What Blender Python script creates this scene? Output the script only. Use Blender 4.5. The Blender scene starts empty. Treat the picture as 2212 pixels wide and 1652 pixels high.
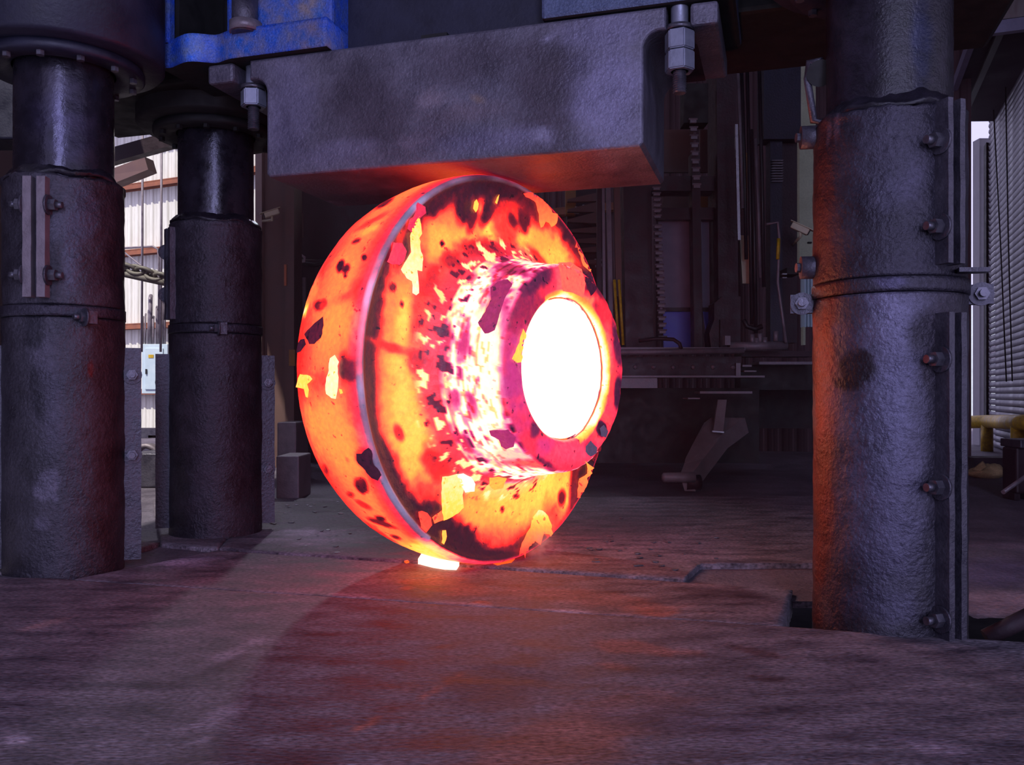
import bpy, bmesh, math, random
import numpy as np
from mathutils import Vector, Matrix, noise
from mathutils.bvhtree import BVHTree

random.seed(7)
SC = bpy.context.scene
COL = SC.collection
F, CX, HY, CH = 1876.0, 1106.0, 850.0, 1.0      # focal length in pixels, centre column, horizon row, eye height

# ------------------------------------------------------------------ camera, world, lights, exposure
cam = bpy.data.cameras.new('camera'); cam.sensor_width = 36.0; cam.lens = 36.0*F/2212.0
cam.shift_y = (HY-826.0)/2212.0; cam.clip_start = 0.05; cam.clip_end = 200
co = bpy.data.objects.new('camera', cam); COL.objects.link(co)
co.location = (0, 0, CH); co.rotation_euler = (math.pi/2, 0, 0); SC.camera = co

W = bpy.data.worlds.new('daylight'); SC.world = W; W.use_nodes = True
bg = W.node_tree.nodes['Background']; bg.inputs[0].default_value = (0.70, 0.66, 1.0, 1); bg.inputs[1].default_value = 1.2

def lamp(name, kind, loc, aim, energy, color, **kw):
    l = bpy.data.lights.new(name, kind); l.energy = energy; l.color = color
    for k, v in kw.items(): setattr(l, k, v)
    o = bpy.data.objects.new(name, l); COL.objects.link(o); o.location = loc
    o.rotation_euler = (Vector(aim)-Vector(loc)).to_track_quat('-Z', 'Y').to_euler()
    return o
sun = lamp('sun', 'SUN', (-14, -6, 30), (-14+0.30, -6+0.62, 29.0), 4.6, (1.0, 0.95, 0.86), angle=0.01)
lamp('rear_spot', 'SPOT', (-2.7, 15.5, 7.6), (-1.2, 5.0, 0.0), 900, (0.86, 0.84, 1.0), spot_size=0.75, spot_blend=0.6, shadow_soft_size=0.22)  # added spot, standing in for daylight from high at the back
lamp('front_fill', 'AREA', (0.9, -7.5, 4.4), (0.4, 4.5, 2.4), 560, (0.57, 0.59, 1.0), shape='RECTANGLE', size=1.8, size_y=7.4)  # added fill behind the camera, stretched tall for long column highlights
vs = SC.view_settings; vs.view_transform = 'Standard'; vs.look = 'None'; vs.gamma = 1; vs.use_curve_mapping = False; vs.exposure = 0.0
SC.cycles.max_bounces = 6; SC.cycles.diffuse_bounces = 3; SC.cycles.glossy_bounces = 3; SC.cycles.volume_bounces = 0
SC.cycles.sample_clamp_indirect = 4.0; SC.cycles.caustics_reflective = False; SC.cycles.caustics_refractive = False

# ------------------------------------------------------------------ projection helpers
def P(px, py, Y):   return Vector(((px-CX)/F*Y, Y, CH+(HY-py)/F*Y))          # pixel at a depth
def G(px, py, z=0.0):                                                         # pixel on a level plane
    Y = (CH-z)*F/(py-HY); return Vector(((px-CX)/F*Y, Y, z))
def X(px, Y): return (px-CX)/F*Y
def Z(py, Y): return CH+(HY-py)/F*Y
def V(*a): return Vector(a)
def pix(co):
    """world (n,3) array -> pixel rows"""
    y = np.maximum(co[:, 1], .05)
    return CX+co[:, 0]/y*F, HY-(co[:, 2]-CH)/y*F

# ------------------------------------------------------------------ materials
def srgb(h):
    h = h.lstrip('#'); c = [int(h[i:i+2], 16)/255 for i in (0, 2, 4)]
    return tuple((x/12.92 if x <= .04045 else ((x+.055)/1.055)**2.4) for x in c)+(1,)
def ramp(nt, stops):
    n = nt.nodes.new('ShaderNodeValToRGB'); r = n.color_ramp
    while len(r.elements) < len(stops): r.elements.new(.5)
    for e, (p, c) in zip(r.elements, stops): e.position = p; e.color = c if len(c) == 4 else tuple(c)+(1,)
    return n
def mat(name, c1, c2=None, rough=.55, metal=0.0, scale=6, bump=0.0, bscale=40, tint=False, stretch=(1, 1, 1), rvar=.15, spec=.5, fine=0.0, bdist=.01):
    m = bpy.data.materials.new(name); m.use_nodes = True; nt = m.node_tree; L = nt.links.new
    b = nt.nodes['Principled BSDF']
    c1 = srgb(c1) if isinstance(c1, str) else c1
    c2 = c1 if c2 is None else (srgb(c2) if isinstance(c2, str) else c2)
    tc = nt.nodes.new('ShaderNodeTexCoord'); mp = nt.nodes.new('ShaderNodeMapping'); mp.inputs['Scale'].default_value = stretch
    L(tc.outputs['Object'], mp.inputs[0])
    n = nt.nodes.new('ShaderNodeTexNoise'); n.inputs['Scale'].default_value = scale; n.inputs['Detail'].default_value = 6; n.inputs['Roughness'].default_value = .62
    L(mp.outputs[0], n.inputs[0])
    r = ramp(nt, [(.32, c1), (.68, c2)]); L(n.outputs[0], r.inputs[0]); out = r.outputs[0]
    if fine:
        n3 = nt.nodes.new('ShaderNodeTexNoise'); n3.inputs['Scale'].default_value = bscale*1.7; n3.inputs['Detail'].default_value = 4
        L(mp.outputs[0], n3.inputs[0])
        r3 = ramp(nt, [(.25, (1-fine,)*3), (.75, (1+fine,)*3)]); L(n3.outputs[0], r3.inputs[0])
        mx = nt.nodes.new('ShaderNodeMix'); mx.data_type = 'RGBA'; mx.blend_type = 'MULTIPLY'; mx.inputs[0].default_value = 1
        L(out, mx.inputs[6]); L(r3.outputs[0], mx.inputs[7]); out = mx.outputs[2]
    if tint:
        a = nt.nodes.new('ShaderNodeAttribute'); a.attribute_name = 'tint'
        mx = nt.nodes.new('ShaderNodeMix'); mx.data_type = 'RGBA'; mx.blend_type = 'MULTIPLY'; mx.inputs[0].default_value = 1
        L(out, mx.inputs[6]); L(a.outputs['Color'], mx.inputs[7]); out = mx.outputs[2]
    L(out, b.inputs['Base Color'])
    b.inputs['Metallic'].default_value = metal; b.inputs['Specular IOR Level'].default_value = spec
    mr = nt.nodes.new('ShaderNodeMapRange'); mr.inputs[3].default_value = max(.05, rough-rvar); mr.inputs[4].default_value = min(1, rough+rvar)
    mr.inputs[1].default_value = .3; mr.inputs[2].default_value = .7
    L(n.outputs[0], mr.inputs[0]); L(mr.outputs[0], b.inputs['Roughness'])
    if bump:
        n2 = nt.nodes.new('ShaderNodeTexNoise'); n2.inputs['Scale'].default_value = bscale; n2.inputs['Detail'].default_value = 5; n2.inputs['Roughness'].default_value = .6
        L(mp.outputs[0], n2.inputs[0])
        bp = nt.nodes.new('ShaderNodeBump'); bp.inputs['Strength'].default_value = bump; bp.inputs['Distance'].default_value = bdist
        L(n2.outputs[0], bp.inputs['Height']); L(bp.outputs[0], b.inputs['Normal'])
    return m

M = dict(
    deck=mat('deck_steel', '#443c48', '#837a86', rough=.66, spec=.35, scale=4.6, bump=.9, bscale=34, tint=True, stretch=(.7, 1.7, 1), fine=.8, bdist=.010),
    floor=mat('shop_floor', '#4a4250', '#716876', rough=.75, scale=2.2, bump=.8, bscale=30, fine=.35, tint=True, bdist=.02),
    sleeve=mat('scaled_sleeve_steel', '#302d37', '#4b4753', rough=.44, metal=.55, scale=5, bump=.7, bscale=46, tint=True, fine=.3, bdist=.012),
    rod=mat('greased_rod_steel', '#25232c', '#3b3745', rough=.27, metal=.55, scale=7, bump=.35, bscale=26, tint=True, bdist=.008),
    greasy=mat('wet_grease', '#19171e', '#2c2833', rough=.11, metal=.1, spec=.32, scale=14, bump=.4, bscale=75, tint=True, bdist=.010, rvar=.05),
    flange=mat('flange_steel', '#3a3743', '#56525f', rough=.42, metal=.4, scale=9, bump=.5, bscale=50, fine=.2),
    bolt=mat('bolt_steel', '#4a4753', '#6b6874', rough=.4, metal=.6, scale=20, bump=.2, bscale=60),
    nut=mat('nut_steel', '#7c7f92', '#8f92a6', rough=.45, metal=.5, scale=12, bump=.15, bscale=40),
    die=mat('die_steel', '#4f4b5a', '#6d6979', rough=.45, metal=.3, scale=4, bump=.6, bscale=42, tint=True, fine=.2, bdist=.012),
    blue=mat('chipped_blue_paint', '#0a46c8', '#42588e', rough=.33, scale=10, bump=1.0, bscale=60, tint=True, fine=.35, bdist=.008),
    dark=mat('dark_machine_steel', '#24161f', '#35242e', rough=.6, metal=.2, scale=5, bump=.3, bscale=30),
    darkred=mat('dark_oily_steel', '#241019', '#351a26', rough=.5, metal=.3, scale=6, bump=.3, bscale=30),
    lever=mat('dusty_lever_steel', '#6c6266', '#7e7478', rough=.5, metal=.1, scale=9, bump=.3, bscale=50),
    grey=mat('worn_grey_steel', '#6a6068', '#857a82', rough=.5, metal=.3, scale=9, bump=.3, bscale=50),
    bar=mat('bright_bar_steel', '#8d8a94', '#a09da8', rough=.3, metal=.7, scale=10),
    hose=mat('black_rubber', '#17141a', '#221e26', rough=.45, scale=10),
    sheet=mat('cream_sheet_metal', '#cfccc2', '#e2dfd8', rough=.6, scale=2.5, stretch=(3, 3, .35), tint=True, fine=.08, bscale=8),
    girt=mat('red_oxide_girt', '#7a4533', '#95593f', rough=.7, scale=6),
    column=mat('brown_column_paint', '#5d4340', '#6d504a', rough=.65, scale=3, bump=.1, bscale=30),
    pale=mat('pale_edge_paint', '#9a8480', '#a8938e', rough=.6, scale=8),
    panel=mat('pale_blue_enamel', '#b9cbd6', '#c6d6df', rough=.45, scale=6),
    yellow=mat('scuffed_yellow_paint', '#a98410', '#d9b41a', rough=.5, scale=7, fine=.3, bscale=14),
    amber=mat('amber_board', '#8a5a22', '#a06c2c', rough=.6, scale=6),
    slat=mat('roller_slat_steel', '#625e6b', '#726e7a', rough=.5, metal=.2, scale=3, tint=False),
    post=mat('pale_post_paint', '#a7a2ad', '#b8b3bd', rough=.6, scale=6),
    lav=mat('lavender_beam_paint', '#8886a4', '#9a98b6', rough=.6, scale=6),
    green=mat('grey_green_beam_paint', '#5a6560', '#6d7872', rough=.6, scale=6),
    cream=mat('cream_column_paint', '#b4b496', '#c4c4a6', rough=.6, scale=4, fine=.1, bscale=20),
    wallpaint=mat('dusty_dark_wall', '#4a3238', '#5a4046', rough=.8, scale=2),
    roof=mat('dark_roof_sheet', '#2a2630', '#35303a', rough=.8, scale=2),
    glass=mat('dusty_cab_glass', '#7d748c', '#958ca2', rough=.55, scale=3, spec=.3),
    bluepanel=mat('cobalt_cab_panel', '#5a62e0', '#666eee', rough=.45, scale=4),
    chain=mat('dusty_chain_steel', '#6a6560', '#807a74', rough=.6, metal=.2, scale=14, bump=.3, bscale=40),
    camera=mat('beige_camera_housing', '#cfc6a8', '#ded6ba', rough=.5, scale=8),
    black=mat('matt_black', '#0c0a0e', '#121015', rough=.7, scale=8),
    sack=mat('tan_burlap', '#a08a62', '#bfa67a', rough=.9, scale=9, bump=.6, bscale=50, fine=.3),
    chip=mat('grey_scale_chip', '#5c5a62', '#8a8890', rough=.35, metal=.4, scale=30),
    brightchip=mat('pale_scale_chip', '#b0aeb4', '#d0ced4', rough=.3, metal=.3, scale=30),
    orange=mat('orange_label_vinyl', '#b8623c', '#c8724a', rough=.6, scale=20),
    pitm=mat('pit_concrete', '#0e0b0e', '#161216', rough=.9, scale=4),
    outdoor=mat('white_outdoor_wall', '#c9d3dc', '#dfe6ec', rough=.7, scale=3),
    rusty=mat('rusted_sleeve_steel', '#6a2a18', '#8a3a1c', rough=.6, scale=12, bump=.5, bscale=40),
)

# ------------------------------------------------------------------ mesh builder
class MB:
    def __init__(s): s.b = bmesh.new()
    def box(s, lo, hi, fr=None, bev=0.0):
        """axis box between two corners, in frame fr (Matrix) """
        lo, hi = Vector(lo), Vector(hi); c = (lo+hi)/2; d = hi-lo
        r = bmesh.ops.create_cube(s.b, size=1.0)['verts']
        for v in r: v.co = Vector((v.co.x*d.x, v.co.y*d.y, v.co.z*d.z))+c
        if bev:
            es = list({e for v in r for e in v.link_edges})
            q = bmesh.ops.bevel(s.b, geom=es, offset=bev, segments=2, affect='EDGES', profile=.5)
            r = list({v for f in q['faces'] for v in f.verts} | {v for v in r if v.is_valid})
        if fr is not None:
            for v in r: v.co = fr @ v.co
        return s
    def cyl(s, p0, p1, r0, r1=None, n=24, caps=True):
        p0, p1 = Vector(p0), Vector(p1); r1 = r0 if r1 is None else r1
        d = (p1-p0); q = d.to_track_quat('Z', 'Y').to_matrix()
        A = [s.b.verts.new(p0+q@Vector((math.cos(2*math.pi*i/n)*r0, math.sin(2*math.pi*i/n)*r0, 0))) for i in range(n)]
        B = [s.b.verts.new(p1+q@Vector((math.cos(2*math.pi*i/n)*r1, math.sin(2*math.pi*i/n)*r1, 0))) for i in range(n)]
        for i in range(n):
            f = s.b.faces.new((A[i], A[(i+1) % n], B[(i+1) % n], B[i])); f.smooth = n > 8
        if caps: s.b.faces.new(A[::-1]); s.b.faces.new(B)
        return s
    def tube(s, pts, r, n=10, caps=True):
        pts = [Vector(p) for p in pts]; rings = []
        for i, p in enumerate(pts):
            d = (pts[min(i+1, len(pts)-1)]-pts[max(i-1, 0)]); q = d.to_track_quat('Z', 'Y').to_matrix()
            rr = r[i] if isinstance(r, (list, tuple)) else r
            rings.append([s.b.verts.new(p+q@Vector((math.cos(2*math.pi*k/n)*rr, math.sin(2*math.pi*k/n)*rr, 0))) for k in range(n)])
        for A, B in zip(rings, rings[1:]):
            best = min(range(n), key=lambda o: sum((A[k].co-B[(k+o) % n].co).length for k in range(0, n, 3)))
            for k in range(n):
                f = s.b.faces.new((A[k], A[(k+1) % n], B[(k+1+best) % n], B[(k+best) % n])); f.smooth = True
        if caps: s.b.faces.new(rings[0][::-1]); s.b.faces.new(rings[-1])
        return s
    def prism(s, poly, ext, smooth=False):
        """closed polygon (list of points) pushed along vector ext"""
        ext = Vector(ext); A = [s.b.verts.new(Vector(p)) for p in poly]; B = [s.b.verts.new(Vector(p)+ext) for p in poly]; n = len(A)
        s.b.faces.new(A[::-1]); s.b.faces.new(B)
        for i in range(n): s.b.faces.new((A[i], A[(i+1) % n], B[(i+1) % n], B[i])).smooth = smooth
        return s
    def lathe(s, prof, org, axis=(0, 0, 1), n=48, smooth=True):
        """prof = [(r, h)], turned round axis through org"""
        org = Vector(org); q = Vector(axis).to_track_quat('Z', 'Y').to_matrix(); rings = []
        for r, h in prof:
            rings.append([s.b.verts.new(org+q@Vector((math.cos(2*math.pi*k/n)*r, math.sin(2*math.pi*k/n)*r, h))) for k in range(n)])
        for A, B in zip(rings, rings[1:]):
            for k in range(n):
                f = s.b.faces.new((A[k], A[(k+1) % n], B[(k+1) % n], B[k])); f.smooth = smooth
        return s
    def mesh(s, name, m):
        bmesh.ops.recalc_face_normals(s.b, faces=s.b.faces[:])
        me = bpy.data.meshes.new(name); s.b.to_mesh(me); s.b.free(); me.materials.append(m); return me
    def build(s, name, m, parent=None, **props):
        return put(name, s.mesh(name, m), parent, **props)

def put(name, me, parent=None, **props):
    o = bpy.data.objects.new(name, me); COL.objects.link(o)
    if parent is not None: adopt(o, parent)
    for k, v in props.items(): o[k] = v
    return o
def adopt(o, parent):
    o.parent = parent
    w = Matrix.Identity(4); p = parent
    chain = []
    while p is not None: chain.append(p); p = p.parent
    for p in reversed(chain): w = w @ p.matrix_parent_inverse @ p.matrix_basis
    o.matrix_parent_inverse = w.inverted()
def thing(name, label, cat, loc=(0, 0, 0), group=None):
    o = bpy.data.objects.new(name, None); COL.objects.link(o); o.location = loc; o.empty_display_size = .1
    o['label'] = label; o['category'] = cat
    if group: o['group'] = group
    return o
def tag(o, label, cat, group=None):
    o['label'] = label; o['category'] = cat
    if group: o['group'] = group
    return o

def nz(p, s=1.0): return noise.noise(Vector(p)*s)
def paint(o, brushes, base=(1, 1, 1), wob=.35, ws=9.0, facing=True):
    """colour attribute 'tint' (stains, rust, scuffs and painted light fixed on the surface). brush = (x, y, rx, ry, degrees, colour[, softness])"""
    me = o.data; n = len(me.vertices)
    co = np.empty(n*3, np.float32); me.vertices.foreach_get('co', co); co = co.reshape(n, 3)
    no = np.empty(n*3, np.float32); me.vertices.foreach_get('normal', no); no = no.reshape(n, 3)
    px, py = pix(co)
    vis = np.einsum('ij,ij->i', no, np.array([0, 0, CH], np.float32)-co) > 0 if facing else np.ones(n, bool)
    rgb = np.ones((n, 4), np.float32); rgb[:, :3] = base
    wn = np.array([nz(c, ws)+.5*nz(c, ws*3.1) for c in co], np.float32) if brushes else None
    for br in brushes:
        x, y, rx, ry, a, c = br[:6]; soft = br[6] if len(br) > 6 else .35
        ca, sa = math.cos(math.radians(a)), math.sin(math.radians(a))
        dx, dy = px-x, py-y
        d = np.sqrt(((dx*ca+dy*sa)/rx)**2+((-dx*sa+dy*ca)/ry)**2)+wob*wn
        w = np.clip((1+soft-d)/(2*soft), 0, 1); w = w*w*(3-2*w)*vis
        rgb[:, :3] = rgb[:, :3]*(1-w[:, None])+np.array(c, np.float32)*w[:, None]
    at = me.attributes.new('tint', 'FLOAT_COLOR', 'POINT'); at.data.foreach_set('color', rgb.ravel())
def grid(name, m, f, nu, nv, parent=None, closed=False, **props):
    """surface f(u, v) -> point, u and v in 0..1"""
    vs_ = [tuple(f(i/nu, j/nv)) for j in range(nv+1) for i in range(nu+(0 if closed else 1))]
    w = nu+(0 if closed else 1)
    fs = [(j*w+i, j*w+(i+1) % w, (j+1)*w+(i+1) % w, (j+1)*w+i) for j in range(nv) for i in range(nu)]
    me = bpy.data.meshes.new(name); me.from_pydata(vs_, [], fs); me.materials.append(m)
    me.polygons.foreach_set('use_smooth', [True]*len(fs)); me.update()
    return put(name, me, parent, **props)

# ================================================================== SETTING
Cs, Sn = math.cos(math.radians(17)), math.sin(math.radians(17))
U, VV = V(Cs, -Sn, 0), V(Sn, Cs, 0)                                    # press axes: along the front, towards the back
D0 = V(-1.448, 5.116, 0)
S = .9652                                                                # one press unit in metres
def pz(z): return 1+S*(z-1)
PF = Matrix(((U.x*S, VV.x*S, 0, D0.x), (U.y*S, VV.y*S, 0, D0.y), (0, 0, S, 1-S), (0, 0, 0, 1)))
def pf(a, b, z): return D0+U*(a*S)+VV*(b*S)+V(0, 0, pz(z))

WV = V(.356, .934, 0)                                                   # along the right wall
# shop floor, with the sunk pit beside the deck left open
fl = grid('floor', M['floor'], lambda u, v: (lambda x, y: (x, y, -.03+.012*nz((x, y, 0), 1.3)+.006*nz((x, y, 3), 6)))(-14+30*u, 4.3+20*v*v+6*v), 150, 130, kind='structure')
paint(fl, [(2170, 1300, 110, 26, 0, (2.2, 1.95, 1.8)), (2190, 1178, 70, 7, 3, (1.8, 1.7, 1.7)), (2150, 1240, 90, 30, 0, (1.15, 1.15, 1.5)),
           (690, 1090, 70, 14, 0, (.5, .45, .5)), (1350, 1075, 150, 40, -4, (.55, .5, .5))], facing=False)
far = MB(); far.box((-40, 28, -.2), (40, 60, -.06)); far.box((-40, 24, -.4), (-14, 28, -.06)); far.build('floor_far', M['floor'], fl)
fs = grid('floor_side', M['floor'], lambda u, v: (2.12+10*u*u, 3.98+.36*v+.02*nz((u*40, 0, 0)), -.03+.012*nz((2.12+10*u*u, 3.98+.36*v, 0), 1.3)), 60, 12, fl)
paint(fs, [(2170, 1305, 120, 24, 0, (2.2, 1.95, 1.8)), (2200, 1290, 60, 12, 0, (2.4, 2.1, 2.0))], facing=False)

# back wall: corrugated sheets, girts
wb = bpy.data.objects.new('wall_back', None); COL.objects.link(wb); wb['kind'] = 'structure'; wb.location = (-9.2, 22, 0)
E = V(math.cos(math.radians(25)), -math.sin(math.radians(25)), 0); EN = V(-E.y, E.x, 0)
def wall(t, d, z): return V(-9.2, 22, 0)+E*t-EN*d+V(0, 0, z)            # d = distance in front of the wall
def sheet_mesh(t0, w, z0, z1, m):
    prof = []
    ribs = 4
    for k in range(ribs):
        a = t0+w*k/ribs; s = w/ribs
        prof += [(a, 0), (a+s*.12, .03), (a+s*.30, .03), (a+s*.42, 0), (a+s*.62, 0), (a+s*.66, .008), (a+s*.74, .008), (a+s*.78, 0)]
    prof.append((t0+w, 0))
    vs_ = [tuple(wall(t, d, z)) for z in (z0, z1) for t, d in prof]; n = len(prof)
    me = bpy.data.meshes.new('corrugated_sheet'); me.from_pydata(vs_, [], [(i, i+1, n+i+1, n+i) for i in range(n-1)]); me.materials.append(m); return me
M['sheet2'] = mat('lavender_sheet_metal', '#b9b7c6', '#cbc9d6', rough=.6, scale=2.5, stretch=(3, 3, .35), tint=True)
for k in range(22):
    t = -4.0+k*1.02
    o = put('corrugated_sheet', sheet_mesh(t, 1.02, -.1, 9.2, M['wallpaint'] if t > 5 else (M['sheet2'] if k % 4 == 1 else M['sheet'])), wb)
    at = o.data.attributes.new('tint', 'FLOAT_COLOR', 'POINT'); g = 1-.12*random.random()
    at.data.foreach_set('color', [g, g, g, 1]*len(o.data.vertices))
for z in (6.28, 4.62, 2.75, 1.1):
    b = MB()
    for (d0, d1, a, c) in ((.03, .26, -.02, .02), (.03, .06, -.12, 0), (.23, .26, -.12, 0)):
        b.prism([wall(-6, d0, z+a), wall(12.4, d0, z+a), wall(12.4, d0, z+c), wall(-6, d0, z+c)], -EN*(d1-d0))
    b.build('girt', M['girt'], wb)
# right wall, roller door, door frame
def rw(Y, d, z): return V(2.87+.381*Y-d*.934, Y+d*.356, z)             # along the right wall, d in front of it
wr = MB(); wr.prism([rw(3.6, -.12, -.1), rw(5.0, -.12, -.1), rw(5.0, -.12, 9), rw(3.6, -.12, 9)], V(.2, -.08, 0))
wr.prism([rw(5.0, -.12, 6.4), rw(17.2, -.12, 6.4), rw(17.2, -.12, 9), rw(5.0, -.12, 9)], V(.2, -.08, 0)).build('wall_right', M['wallpaint'], kind='structure')
dr = bpy.data.objects.new('door_1', None); COL.objects.link(dr); dr['kind'] = 'structure'; dr.location = rw(12, 0, 0)
bk = MB(); bk.prism([rw(5.2, -.10, -.05), rw(17.0, -.10, -.05), rw(17.0, -.10, 6.6), rw(5.2, -.10, 6.6)], V(.05, -.02, 0)).build('door_backing', M['black'], dr)
PITCH = .112
def slat(z):
    prof = [(0, 0), (.012, .012), (.026, .045), (.022, .085), (.004, .104)]
    b = MB(); A = [b.b.verts.new(rw(7.2, d, z+h)) for d, h in prof]; B = [b.b.verts.new(rw(16.95, d, z+h)) for d, h in prof]
    for i in range(len(prof)-1): b.b.faces.new((A[i], A[i+1], B[i+1], B[i])).smooth = True
    return b
sl0 = None
for k in range(60):
    if sl0 is None: sl0 = slat(0.0).build('slat', M['slat'], dr)
    else:
        c = sl0.copy(); COL.objects.link(c); c.location = (0, 0, k*PITCH)
jb = MB(); jb.prism([rw(16.95, .02, -.05), rw(17.25, .02, -.05), rw(17.25, .02, 5.9), rw(16.95, .02, 5.9)], V(-.06, -.02, 0)).build('guide_track', M['black'], dr)
tp = MB(); tp.box((X(2113, 17.4), 17.35, -.05), (X(2138, 17.4), 17.6, Z(300, 17.4)))
tp.build('trim_1', M['post'], kind='structure')
# hood beams over the door
hd = MB()
def hoodbeam(X0, z, Yn, Yf, w, h, name, m):
    b = MB(); b.prism([V(X0+.381*Yn, Yn, z), V(X0+.381*Yn+w, Yn, z), V(X0+.381*Yn+w, Yn, z+h), V(X0+.381*Yn, Yn, z+h)], V(.381*(Yf-Yn), Yf-Yn, 0)); return b.build(name, m, kind='structure')
hoodbeam(1.80, 5.98, 12.1, 16.5, .09, .16, 'trim_2', M['lav'])
hoodbeam(2.15, 6.02, 12.1, 16.6, .10, .05, 'trim_3', M['green'])
b = MB(); q0 = V(6.41, 12.1, 5.98); b.prism([q0, q0+V(0, 0, .17), q0+V(2.2, -.84, .17), q0+V(2.2, -.84, 0)], V(.04, .1, 0)).build('trim_4', M['lav'], kind='structure')
b = MB(); b.prism([V(6.5, 12.2, 6.16), V(8.7, 11.4, 6.16), V(10.6, 16.4, 6.16), V(8.1, 16.5, 6.16)], V(0, 0, .05)).build('trim_5', M['roof'], kind='structure')
MB().box((-7.6, -9, -.1), (-7.4, 14.6, 9)).build('light_block_wall', M['wallpaint'], kind='structure')  # added wall, keeps side daylight off the press
# roof
b = MB(); b.prism([V(-5.6, -9, 9), V(16, -9, 9), V(16, 17.5, 9), V(-1.5, 20, 9), V(-5.6, 20, 9)], V(0, 0, .15))
ro = b.build('ceiling', M['roof'], kind='structure')
MB().prism([wall(-6, -.2, 9.2), wall(6, -.2, 9.2), wall(6, 1.5, 9.2), wall(-6, 1.5, 9.2)], V(0, 0, .1)).build('eave', M['roof'], ro)
for k in range(9):
    y = -6+k*3.0; MB().box((-5.6, y, 8.7), (12, y+.16, 9)).build('purlin', M['dark'], ro)
# outdoors seen past the roller door
b = MB(); b.box((16, 34, -.1), (26, 35, 4.3)); ow = b.build('outbuilding', M['outdoor']); tag(ow, 'pale building standing outdoors beyond the roller door jamb', 'building')
MB().box((18.3, 33.9, 2.2), (18.9, 34.0, 3.0)).build('window', M['glass'], ow)

# ------------------------------------------------------------------ deck plates
def jig(p, s=.006): return p+V(s*nz(p, 14), s*nz(p+V(5, 0, 0), 14), 0)
def plate(name, quad, nu, nv, label, thick=.12, brushes=(), m='deck', edge=.012):
    """grid top with skirts; quad = near-left, near-right, far-right, far-left"""
    a, b_, c, d = quad
    def f(u, v):
        p = (a*(1-u)+b_*u)*(1-v)+(d*(1-u)+c*u)*v
        p = V(p.x, p.y, p.z+.0035*nz(p, 2.2)+.0012*nz(p, 13))
        if v in (0.0, 1.0) or u in (0.0, 1.0): p.z -= .006; p = jig(p)
        return p
    o = grid(name, M[m], f, nu, nv)
    bm = bmesh.new(); bm.from_mesh(o.data)
    ed = [e for e in bm.edges if e.is_boundary]; r = bmesh.ops.extrude_edge_only(bm, edges=ed)
    for v in [g for g in r['geom'] if isinstance(g, bmesh.types.BMVert)]: v.co.z -= thick
    bmesh.ops.recalc_face_normals(bm, faces=bm.faces[:]); bm.to_mesh(o.data); bm.free()
    paint(o, list(brushes), facing=False, wob=.5)
    tag(o, label, 'steel plate'); return o
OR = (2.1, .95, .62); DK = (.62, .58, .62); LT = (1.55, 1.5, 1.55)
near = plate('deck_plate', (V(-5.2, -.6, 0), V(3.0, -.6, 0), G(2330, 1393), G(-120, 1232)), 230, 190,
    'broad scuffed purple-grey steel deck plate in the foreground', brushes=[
    (1230, 1600, 210, 60, -18, (1.7, .95, .7), .5), (1380, 1400, 110, 14, 6, (1.6, .9, .7)), (955, 1480, 60, 5, -32, OR), (800, 1560, 36, 5, -32, OR),  # wide orange patch paints the forging's glow on the deck
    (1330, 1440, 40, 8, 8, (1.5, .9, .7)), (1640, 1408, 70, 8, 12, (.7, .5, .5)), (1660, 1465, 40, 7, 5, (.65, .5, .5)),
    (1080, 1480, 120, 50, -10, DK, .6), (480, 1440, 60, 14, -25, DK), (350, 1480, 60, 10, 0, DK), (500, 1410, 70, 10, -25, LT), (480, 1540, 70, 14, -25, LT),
    (90, 1350, 60, 6, -15, (1.6, 1.35, 1.2)), (2080, 1398, 40, 6, 8, (1.6, 1.5, 1.4)), (2020, 1610, 110, 16, 12, LT), (440, 1600, 10, 8, 0, (3, 3, 3)), (35, 1595, 24, 9, 10, (3.2, 3.2, 3.2)),  # the two small near-white brushes are painted glints
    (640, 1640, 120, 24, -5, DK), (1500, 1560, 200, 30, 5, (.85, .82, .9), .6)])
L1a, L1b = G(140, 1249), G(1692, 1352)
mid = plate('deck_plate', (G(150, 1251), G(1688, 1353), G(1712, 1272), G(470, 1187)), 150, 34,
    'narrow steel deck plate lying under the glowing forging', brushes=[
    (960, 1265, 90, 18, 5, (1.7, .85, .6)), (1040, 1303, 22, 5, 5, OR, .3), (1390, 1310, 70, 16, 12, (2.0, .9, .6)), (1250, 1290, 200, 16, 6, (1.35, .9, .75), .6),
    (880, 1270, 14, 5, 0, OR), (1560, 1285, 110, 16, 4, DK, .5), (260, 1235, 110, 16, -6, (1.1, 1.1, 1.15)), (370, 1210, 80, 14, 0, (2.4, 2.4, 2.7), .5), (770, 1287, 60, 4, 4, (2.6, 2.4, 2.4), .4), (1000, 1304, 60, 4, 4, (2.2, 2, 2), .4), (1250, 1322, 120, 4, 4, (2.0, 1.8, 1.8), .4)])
back = plate('deck_plate', (G(474, 1183.5), G(1900, 1276.9), G(1990, 1068), G(560, 1075)), 200, 70,
    'worn steel deck plate behind the forging, strewn with scale', brushes=[
    (690, 1160, 110, 18, 0, (2.1, 2.0, 2.1), .5), (640, 1205, 70, 8, 4, LT), (640, 1150, 40, 8, 0, (2.8, 2.7, 2.8), .5), (1400, 1190, 160, 30, 2, (1.1, 1.05, 1.1)), (1380, 1130, 160, 30, -6, DK, .5), (690, 1095, 80, 14, 0, DK)])  # bright left brushes paint the strip of light on the plate
bm = bmesh.new(); bm.from_mesh(back.data)                                # the slot, with its slanting end, is cut through
e1, e2, e3 = G(1478, 1249), G(1512, 1217), G(1980, 1217)
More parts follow.
